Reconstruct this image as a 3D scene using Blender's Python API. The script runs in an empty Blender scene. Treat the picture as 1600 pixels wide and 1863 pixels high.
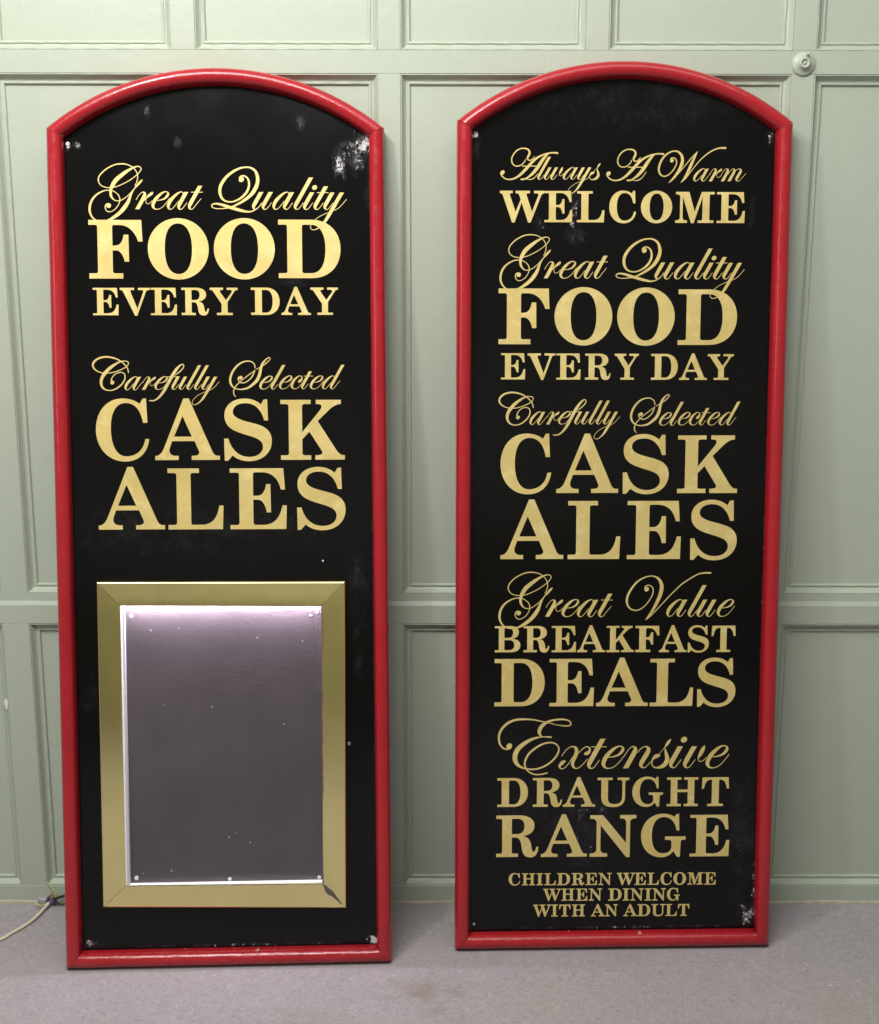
import bpy, bmesh, math, random
from mathutils import Vector, Matrix
from mathutils.geometry import tessellate_polygon

random.seed(7)
scene = bpy.context.scene
COL = scene.collection

# ------------------------------------------------------------------ camera
cam_data = bpy.data.cameras.new('camera')
cam = bpy.data.objects.new('camera', cam_data)
COL.objects.link(cam)
scene.camera = cam
cam_data.sensor_fit = 'HORIZONTAL'
cam_data.sensor_width = 36.0
cam_data.lens = 36.0 * 2080.5695 / 1600.0
cam_data.clip_end = 60.0
PITCH, ROLL, YAW = 0.188873859, 0.001527038, 0.002228949
_f = Vector((math.sin(YAW) * math.cos(PITCH), math.cos(YAW) * math.cos(PITCH), -math.sin(PITCH)))
_r = Vector((math.cos(YAW), -math.sin(YAW), 0))
_u = _r.cross(_f)
_r2 = math.cos(ROLL) * _r + math.sin(ROLL) * _u
_u2 = -math.sin(ROLL) * _r + math.cos(ROLL) * _u
M = Matrix((_r2, _u2, -_f)).transposed().to_4x4()
M.translation = Vector((0, -2.55030547, 1.45))
cam.matrix_world = M

# ------------------------------------------------------------------ room light
world = bpy.data.worlds.new('World')
scene.world = world
world.use_nodes = True
bg = world.node_tree.nodes['Background']
bg.inputs[0].default_value = (0.86, 0.88, 0.87, 1)
bg.inputs[1].default_value = 0.30


def area(name, loc, target, size, power, color, size_y=None, shape='RECTANGLE'):
    d = bpy.data.lights.new(name, 'AREA')
    d.shape = shape
    d.size = size
    if size_y:
        d.size_y = size_y
    d.energy = power
    d.color = color
    o = bpy.data.objects.new(name, d)
    o.location = loc
    v = Vector(target) - Vector(loc)
    o.rotation_euler = v.to_track_quat('-Z', 'Y').to_euler()
    COL.objects.link(o)
    return o


area('ceiling_light_left', (-1.00, -1.35, 2.95), (0.0, 0.0, 1.0), 0.16, 16, (1.0, 0.96, 0.91), 0.12)
area('overhead_front_fill', (-0.70, -2.20, 3.55), (0.1, 0.0, 0.5), 1.5, 72, (1.0, 0.98, 0.95), 0.9)  # added fill, no real fitting: brightens the wall between the signs
area('ceiling_bounce_fill', (-0.1, -1.35, 3.15), (-0.1, -1.25, 0.0), 3.2, 33, (1.0, 0.98, 0.95), 1.5)  # added softbox standing in for light bounced off the ceiling
area('side_fill', (-3.3, -2.7, 2.1), (0.0, 0.0, 1.0), 1.2, 12, (1.0, 0.98, 0.95), 1.2)  # unseen fill added from the left to lift the wall

scene.view_settings.view_transform = 'Standard'
scene.view_settings.look = 'None'
scene.view_settings.exposure = 0.0
scene.view_settings.gamma = 1.0
scene.view_settings.use_curve_mapping = False
scene.cycles.use_denoising = True
scene.cycles.caustics_reflective = False
scene.cycles.caustics_refractive = False


# ------------------------------------------------------------------ helpers
def tag(o, label=None, category=None, group=None, kind=None):
    if label: o['label'] = label
    if category: o['category'] = category
    if group: o['group'] = group
    if kind: o['kind'] = kind
    return o


def mesh_obj(name, verts, faces, mat, parent=None, smooth=False):
    me = bpy.data.meshes.new(name)
    me.from_pydata([tuple(v) for v in verts], [], faces)
    me.materials.append(mat)
    bm = bmesh.new(); bm.from_mesh(me)
    bmesh.ops.recalc_face_normals(bm, faces=bm.faces)
    bm.to_mesh(me); bm.free()
    if smooth:
        me.shade_smooth()
    return link(name, me, parent)


def link(name, me, parent=None):
    o = bpy.data.objects.new(name, me)
    COL.objects.link(o)
    if parent is not None:
        o.parent = parent
    return o


def empty(name, loc=(0, 0, 0)):
    o = bpy.data.objects.new(name, None)
    o.location = loc
    o.empty_display_size = 0.1
    COL.objects.link(o)
    return o


def box_vf(x0, x1, y0, y1, z0, z1, c=0.0):
    """box; the front (-y) long edges get a small chamfer c"""
    if c <= 0:
        v = [(x0, y0, z0), (x1, y0, z0), (x1, y1, z0), (x0, y1, z0), (x0, y0, z1), (x1, y0, z1), (x1, y1, z1), (x0, y1, z1)]
        f = [(0, 1, 5, 4), (1, 2, 6, 5), (2, 3, 7, 6), (3, 0, 4, 7), (4, 5, 6, 7), (3, 2, 1, 0)]
        return v, f
    r0 = [(x0, y1, z0), (x1, y1, z0), (x1, y1, z1), (x0, y1, z1)]
    r1 = [(x0, y0 + c, z0), (x1, y0 + c, z0), (x1, y0 + c, z1), (x0, y0 + c, z1)]
    r2 = [(x0 + c, y0, z0 + c), (x1 - c, y0, z0 + c), (x1 - c, y0, z1 - c), (x0 + c, y0, z1 - c)]
    v = r0 + r1 + r2
    f = [(3, 2, 1, 0), (8, 9, 10, 11)]
    for a, b in ((0, 4), (4, 8)):
        for i in range(4):
            j = (i + 1) % 4
            f.append((a + i, a + j, b + j, b + i))
    return v, f


def catmull(pts, n):
    """smooth curve through points of any dimension"""
    P = [Vector(p) for p in pts]
    if len(P) == 2:
        return P
    out = []
    for i in range(len(P) - 1):
        p1, p2 = P[i], P[i + 1]
        p0 = P[i - 1] if i > 0 else p1 * 2 - p2
        p3 = P[i + 2] if i + 2 < len(P) else p2 * 2 - p1
        for k in range(n):
            t = k / n
            out.append(0.5 * ((2 * p1) + (p2 - p0) * t + (2 * p0 - 5 * p1 + 4 * p2 - p3) * t * t + (3 * p1 - p0 - 3 * p2 + p3) * t ** 3))
    out.append(P[-1])
    return out


def tube(name, pts, rad, mat, parent=None, n=6, sides=10):
    P = catmull(pts, n)
    verts, faces = [], []
    up = Vector((0.13, 0.21, 0.97)).normalized()
    for i, p in enumerate(P):
        t = (P[min(i + 1, len(P) - 1)] - P[max(i - 1, 0)]).normalized()
        a = t.cross(up).normalized(); b = a.cross(t)
        for k in range(sides):
            g = 2 * math.pi * k / sides
            verts.append(p + a * math.cos(g) * rad + b * math.sin(g) * rad)
    for i in range(len(P) - 1):
        for k in range(sides):
            k2 = (k + 1) % sides
            faces.append((i * sides + k, i * sides + k2, (i + 1) * sides + k2, (i + 1) * sides + k))
    faces.append(tuple(range(sides)))
    faces.append(tuple((len(P) - 1) * sides + k for k in range(sides)))
    return mesh_obj(name, verts, faces, mat, parent, smooth=True)


def lathe_y(name, prof, mat, parent=None, n=40, centre=(0, 0, 0)):
    """profile (radius, height out of the wall) turned about the -y axis"""
    verts, faces = [], []
    cx, cy, cz = centre
    for r, h in prof:
        for k in range(n):
            g = 2 * math.pi * k / n
            verts.append((cx + r * math.cos(g), cy - h, cz + r * math.sin(g)))
    for i in range(len(prof) - 1):
        for k in range(n):
            k2 = (k + 1) % n
            faces.append((i * n + k, i * n + k2, (i + 1) * n + k2, (i + 1) * n + k))
    faces.append(tuple((len(prof) - 1) * n + k for k in range(n)))
    return mesh_obj(name, verts, faces, mat, parent, smooth=True)


# ------------------------------------------------------------------ materials
class Mat:
    def __init__(self, name, color, rough=0.5, metal=0.0, coat=0.0, spec=0.5):
        self.m = bpy.data.materials.new(name)
        self.m.use_nodes = True
        self.nt = self.m.node_tree
        self.b = self.nt.nodes['Principled BSDF']
        self.b.inputs['Base Color'].default_value = (*color, 1)
        self.b.inputs['Roughness'].default_value = rough
        self.b.inputs['Metallic'].default_value = metal
        self.b.inputs['Coat Weight'].default_value = coat
        self.b.inputs['Coat Roughness'].default_value = 0.08
        self.b.inputs['Specular IOR Level'].default_value = spec
        self.col = None
        self.color = color
        self.tc = self.nt.nodes.new('ShaderNodeTexCoord')
        self.h = None
        self.wob = None

    def n(self, kind, **kw):
        x = self.nt.nodes.new(kind)
        for k, v in kw.items():
            setattr(x, k, v)
        return x

    def l(self, a, b):
        self.nt.links.new(a, b)

    def noise(self, scale, detail=4, rough=0.55, stretch=(1, 1, 1), dist=0.0, off=(0, 0, 0)):
        mp = self.n('ShaderNodeMapping')
        mp.inputs['Scale'].default_value = stretch
        mp.inputs['Location'].default_value = off
        self.l(self.tc.outputs['Object'], mp.inputs[0])
        t = self.n('ShaderNodeTexNoise')
        t.inputs['Scale'].default_value = scale
        t.inputs['Detail'].default_value = detail
        t.inputs['Roughness'].default_value = rough
        t.inputs['Distortion'].default_value = dist
        self.l(mp.outputs[0], t.inputs['Vector'])
        return t.outputs[0]

    def ramp(self, src, lo, hi, a=0.0, b=1.0):
        r = self.n('ShaderNodeMapRange')
        r.interpolation_type = 'SMOOTHSTEP'
        for i, v in zip(range(1, 5), (lo, hi, a, b)):
            r.inputs[i].default_value = v
        self.l(src, r.inputs[0])
        return r.outputs[0]

    def math(self, op, a, b=None):
        x = self.n('ShaderNodeMath', operation=op)
        for i, v in enumerate((a, b)):
            if v is None: continue
            if isinstance(v, (int, float)): x.inputs[i].default_value = v
            else: self.l(v, x.inputs[i])
        return x.outputs[0]

    def mix(self, fac, color):
        x = self.n('ShaderNodeMix', data_type='RGBA')
        if isinstance(fac, (int, float)): x.inputs[0].default_value = fac
        else: self.l(fac, x.inputs[0])
        if self.col is None: x.inputs[6].default_value = (*self.color, 1)
        else: self.l(self.col, x.inputs[6])
        x.inputs[7].default_value = (*color, 1)
        self.col = x.outputs[2]
        self.l(self.col, self.b.inputs['Base Color'])
        return self

    def bump(self, src, dist, strength=1.0):
        x = self.n('ShaderNodeBump')
        x.inputs['Strength'].default_value = strength
        x.inputs['Distance'].default_value = dist
        self.l(src, x.inputs['Height'])
        if self.h is not None:
            self.l(self.h, x.inputs['Normal'])
        self.h = x.outputs[0]
        self.l(self.h, self.b.inputs['Normal'])
        self.l(self.h, self.b.inputs['Coat Normal'])
        return self

    def rough(self, src):
        self.l(src, self.b.inputs['Roughness'])

    def sep(self):
        s = self.n('ShaderNodeSeparateXYZ')
        self.l(self.tc.outputs['Object'], s.inputs[0])
        return s.outputs

    def blob(self, cx, cz, rx, rz):
        """soft mask round a point in the object's x / z plane"""
        mp = self.n('ShaderNodeMapping')
        mp.inputs['Location'].default_value = (-cx / rx, 0, -cz / rz)
        mp.inputs['Scale'].default_value = (1 / rx, 0, 1 / rz)
        self.l(self.tc.outputs['Object'], mp.inputs[0])
        ln = self.n('ShaderNodeVectorMath', operation='LENGTH')
        self.l(mp.outputs[0], ln.inputs[0])
        if self.wob is None:
            self.wob = self.math('MULTIPLY', self.math('SUBTRACT', self.noise(75, 6, 0.7, (1, 1, 0.6), 1.0, (8, 0, 2)), 0.5), 4.2)
        return self.ramp(self.math('ADD', ln.outputs['Value'], self.wob), 0.15, 1.7, 1.0, 0.0)


def make_wall_paint():
    m = Mat('sage_green_satin_paint', (0.418, 0.466, 0.378), rough=0.42)
    m.mix(m.ramp(m.noise(1.3, 3), 0.35, 0.7, 0, 0.5), (0.394, 0.448, 0.362))
    m.mix(m.ramp(m.noise(55, 5, 0.7), 0.70, 0.80, 0, 0.35), (0.36, 0.37, 0.29))
    m.bump(m.noise(90, 3, 0.5, (1, 1, 0.35)), 0.0006, 0.55)
    m.bump(m.noise(14, 4, 0.6), 0.0018, 0.55)
    m.bump(m.noise(42, 4, 0.6, off=(1, 2, 1)), 0.0010, 0.5)
    m.rough(m.ramp(m.noise(6, 4), 0.3, 0.7, 0.36, 0.5))
    return m.m


def make_red():
    m = Mat('glossy_red_paint', (0.375, 0.0120, 0.0190), rough=0.27, coat=0.32, spec=0.4)
    m.mix(m.ramp(m.noise(5, 4), 0.4, 0.7, 0, 0.45), (0.30, 0.009, 0.017))
    m.mix(m.ramp(m.noise(120, 5, 0.75), 0.735, 0.76, 0, 0.8), (0.62, 0.30, 0.28))
    m.mix(m.ramp(m.noise(46, 4, 0.7, off=(3, 1, 4)), 0.70, 0.76, 0, 0.5), (0.20, 0.010, 0.012))
    m.bump(m.noise(60, 4, 0.55), 0.0009, 0.40)
    m.bump(m.noise(22, 4, 0.6, off=(0, 3, 0)), 0.0020, 0.45)
    m.bump(m.noise(260, 3, 0.5), 0.00025, 0.5)
    m.rough(m.ramp(m.noise(24, 5), 0.35, 0.7, 0.17, 0.36))
    return m.m


def make_red_chipped(name, zout, zin):
    """bottom rail: cream undercoat shows in knocks along its two long edges"""
    m = Mat(name, (0.365, 0.0120, 0.0185), rough=0.25, coat=0.2, spec=0.45)
    m.mix(m.ramp(m.noise(5, 4), 0.4, 0.7, 0, 0.45), (0.29, 0.009, 0.016))
    x, y, z = m.sep()[0:3]
    near_in = m.ramp(z, zin - 0.0016, zin - 0.0006, 0, 1)
    near_out = m.ramp(z, zout + 0.0010, zout + 0.0035, 1, 0)
    ch = m.ramp(m.noise(26, 4, 0.7, (1, 0.2, 0.2)), 0.625, 0.65, 0, 0.6)
    ch2 = m.ramp(m.noise(17, 4, 0.7, (1, 0.2, 0.2), off=(4.2, 0, 0)), 0.58, 0.62, 0, 0.8)
    m.mix(m.math('MAXIMUM', m.math('MULTIPLY', near_in, ch), m.math('MULTIPLY', near_out, ch2)), (0.62, 0.52, 0.40))
    m.mix(m.ramp(m.noise(150, 4, 0.7, off=(1, 1, 1)), 0.70, 0.73, 0, 0.8), (0.60, 0.40, 0.34))
    m.bump(m.noise(55, 5, 0.6, (1, 1, 1), 0.4), 0.0022, 0.55)
    m.bump(m.noise(240, 3, 0.5), 0.0003, 0.5)
    m.rough(m.ramp(m.noise(24, 5), 0.35, 0.7, 0.15, 0.34))
    return m.m


def make_board(name, blobs):
    m = Mat(name, (0.0032, 0.0032, 0.0033), rough=0.14, spec=0.26)
    grain = m.noise(170, 9, 0.80, (1, 1, 0.6), 1.6)
    clump = m.noise(60, 7, 0.75, (1, 1, 0.7), 0.8)
    tot = None
    for cx, cz, rx, rz, s in blobs:
        b = m.math('MULTIPLY', m.blob(cx, cz, rx, rz), s)
        tot = b if tot is None else m.math('MAXIMUM', tot, b)
    mixn = m.math('ADD', m.math('MULTIPLY', grain, 0.55), m.math('MULTIPLY', clump, 0.45))
    key = m.math('ADD', mixn, m.math('MULTIPLY', tot, 0.24))
    white = m.math('MULTIPLY', m.ramp(key, 0.655, 0.735, 0, 1), m.ramp(tot, 0.02, 0.25, 0, 1))
    haze = m.math('MULTIPLY', m.ramp(m.noise(22, 5, 0.65, off=(2, 0, 1)), 0.35, 0.75, 0, 1), m.math('MULTIPLY', tot, 0.24))
    m.mix(haze, (0.20, 0.19, 0.22))
    m.mix(white, (0.62, 0.60, 0.62))
    dust = m.ramp(m.noise(420, 3, 0.5, off=(5, 5, 5)), 0.765, 0.79, 0, 0.35)
    m.mix(dust, (0.35, 0.34, 0.33))
    r = m.math('ADD', m.ramp(m.noise(7, 4, 0.6), 0.3, 0.7, 0.12, 0.16), m.math('MULTIPLY', tot, 0.25))
    m.rough(r)
    m.bump(m.noise(3.2, 2), 0.0010, 0.5)
    m.bump(grain, 0.0002, 0.12)
    return m.m


def make_gold():
    m = Mat('gold_lettering', (0.69, 0.555, 0.215), rough=0.48, metal=0.30, spec=0.5)
    g = m.n('ShaderNodeNewGeometry')

    class P:                                   # read every pattern from the place itself, not from each letter's own box
        outputs = {'Object': g.outputs['Position']}
    m.tc = P
    m.mix(m.ramp(m.noise(7, 4, 0.6, (1, 1, 1.3)), 0.42, 0.60, 0, 0.7), (0.66, 0.505, 0.165))
    m.mix(m.ramp(m.noise(28, 5, 0.7, (1, 1, 1), 0.8, (2, 0, 5)), 0.5, 0.66, 0, 0.45), (0.86, 0.73, 0.35))
    m.mix(m.ramp(m.noise(90, 5, 0.75, off=(3, 3, 3)), 0.66, 0.76, 0, 0.5), (0.46, 0.33, 0.11))
    m.rough(m.ramp(m.noise(18, 5), 0.35, 0.7, 0.38, 0.58))
    m.bump(m.noise(60, 4, 0.6), 0.0006, 0.35)
    return m.m


def make_brass():
    m = Mat('worn_brass', (1.0, 0.90, 0.42), rough=0.28, metal=1.0)
    m.mix(m.ramp(m.noise(5, 3), 0.4, 0.7, 0, 0.5), (0.92, 0.82, 0.35))
    m.mix(m.ramp(m.noise(140, 5, 0.8, off=(1, 2, 3)), 0.72, 0.80, 0, 0.5), (0.40, 0.30, 0.15))
    m.mix(m.ramp(m.noise(3.1, 5, 0.6, (1, 1, 0.6), 0.3, (6, 2, 3)), 0.52, 0.72, 0, 0.45), (0.74, 0.62, 0.30))
    m.rough(m.ramp(m.noise(5, 2), 0.35, 0.7, 0.12, 0.20))
    m.bump(m.noise(3.3, 2, 0.5, (1, 1, 1)), 0.0012, 0.5)
    return m.m


def make_carpet():
    m = Mat('grey_felt_carpet', (0.378, 0.345, 0.362), rough=0.95, spec=0.1)
    m.mix(m.ramp(m.noise(3.0, 5, 0.6), 0.4, 0.65, 0, 0.55), (0.335, 0.312, 0.318))
    m.mix(m.ramp(m.noise(2.1, 4, 0.6, off=(2.2, 5, 0)), 0.52, 0.70, 0, 0.5), (0.385, 0.345, 0.29))
    m.mix(m.ramp(m.noise(34, 4, 0.7, (1, 1, 1), 1.0, (1, 6, 0)), 0.45, 0.72, 0, 0.40), (0.44, 0.41, 0.415))
    m.mix(m.ramp(m.noise(140, 4, 0.75, (1, 0.6, 1), 1.2), 0.50, 0.68, 0, 0.60), (0.52, 0.475, 0.495))
    m.mix(m.ramp(m.noise(120, 4, 0.75, (0.7, 1, 1), 1.2, (4, 4, 4)), 0.50, 0.68, 0, 0.60), (0.235, 0.210, 0.222))
    m.mix(m.ramp(m.noise(75, 3, 0.6, off=(9, 1, 0)), 0.70, 0.74, 0, 0.65), (0.68, 0.65, 0.65))
    st = None
    for cx, cy, rx, ry, s in ((-0.03, -0.36, 0.10, 0.045, 0.8), (-0.30, -0.46, 0.09, 0.035, 0.55), (0.02, -0.44, 0.05, 0.03, 0.7), (0.62, -0.5, 0.12, 0.04, 0.3)):
        mp = m.n('ShaderNodeMapping')
        mp.inputs['Location'].default_value = (-cx / rx, -cy / ry, 0)
        mp.inputs['Scale'].default_value = (1 / rx, 1 / ry, 0)
        m.l(m.tc.outputs['Object'], mp.inputs[0])
        ln = m.n('ShaderNodeVectorMath', operation='LENGTH')
        m.l(mp.outputs[0], ln.inputs[0])
        b = m.math('MULTIPLY', m.ramp(ln.outputs['Value'], 0.2, 1.5, 1, 0), s)
        st = b if st is None else m.math('MAXIMUM', st, b)
    m.mix(m.math('MULTIPLY', st, m.ramp(m.noise(16, 5, 0.7), 0.35, 0.65, 0, 0.75)), (0.24, 0.195, 0.145))
    m.bump(m.noise(230, 5, 0.7, (1, 1, 1), 0.7), 0.0032, 0.9)
    m.bump(m.noise(38, 4, 0.6), 0.0030, 0.5)
    return m.m


def make_back_panel():
    m = Mat('textured_grey_backing', (0.070, 0.059, 0.070), rough=0.38, coat=0.25)
    m.mix(m.ramp(m.noise(6, 4), 0.35, 0.7, 0, 0.5), (0.053, 0.045, 0.050))
    m.mix(m.ramp(m.noise(330, 3, 0.5, off=(7, 7, 7)), 0.78, 0.80, 0, 0.4), (0.5, 0.48, 0.5))
    m.mix(m.ramp(m.noise(3.2, 5, 0.6, (1, 1, 0.45), 0.6, (1, 0, 3)), 0.42, 0.68, 0, 0.5), (0.088, 0.075, 0.088))
    m.bump(m.noise(150, 4, 0.6, (0.6, 1, 1.4), 0.5), 0.0009, 0.45)
    return m.m


def plain(name, color, rough=0.5, metal=0.0, nscale=40, amp=0.3, coat=0.0):
    m = Mat(name, color, rough=rough, metal=metal, coat=coat)
    m.mix(m.ramp(m.noise(nscale, 4), 0.35, 0.7, 0, amp), tuple(c * 0.6 for c in color))
    m.bump(m.noise(nscale * 3, 3), 0.0003, 0.3)
    return m.m


def glow(name, color, strength, base=(0.8, 0.8, 0.8)):
    m = Mat(name, base, rough=0.35)
    m.b.inputs['Emission Color'].default_value = (*color, 1)
    m.b.inputs['Emission Strength'].default_value = strength
    m.mix(m.ramp(m.noise(60, 4), 0.5, 0.8, 0, 0.2), (0.6, 0.6, 0.6))
    return m.m


PAINT = make_wall_paint()
CREAMWALL = plain('cream_wall_paint', (0.80, 0.77, 0.68), 0.6, 0, 3, 0.1)
WAINSCOT = plain('dark_olive_wainscot_paint', (0.40, 0.38, 0.26), 0.5, 0, 3, 0.1)
RED = make_red()
GOLD = make_gold()
BRASS = make_brass()
CARPET = make_carpet()
BACKING = make_back_panel()
SCREW = plain('dull_steel', (0.42, 0.40, 0.38), 0.35, 0.8, 300, 0.5)
SCREW_WHITE = plain('white_screw_cap', (0.72, 0.68, 0.68), 0.4, 0.0, 300, 0.3)
TARNISH = plain('tarnished_edge', (0.17, 0.11, 0.085), 0.8, 0.0, 200, 0.7)
CORRODE = plain('corroded_metal', (0.10, 0.085, 0.075), 0.85, 0.0, 250, 0.8)
DARKWOOD = plain('dark_painted_edge', (0.05, 0.018, 0.018), 0.5)
CREAM = plain('cream_cable', (0.70, 0.62, 0.48), 0.45, 0, 60, 0.15)
BLACKRUB = plain('black_cable', (0.012, 0.012, 0.013), 0.35)
GREYPL = plain('grey_connector_plastic', (0.36, 0.33, 0.35), 0.4)
BLUEW = plain('blue_wire', (0.03, 0.03, 0.22), 0.35)
BROWNW = plain('brown_wire', (0.28, 0.10, 0.035), 0.4)
YGW = plain('yellow_green_wire', (0.55, 0.58, 0.10), 0.4)
BEADP = plain('yellowed_bead_paint', (0.50, 0.47, 0.36), 0.6, 0, 30, 0.5)
CHIPW = plain('bare_white_chip', (0.78, 0.76, 0.70), 0.7)
ACRYL = glow('lit_acrylic_edge', (1.0, 0.93, 0.97), 0.16)
ACRYL_DIM = glow('pale_acrylic_side', (0.95, 0.88, 0.95), 0.03, (0.46, 0.44, 0.47))
LED = glow('led_strip_light', (1.0, 0.87, 0.97), 330.0)

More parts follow.
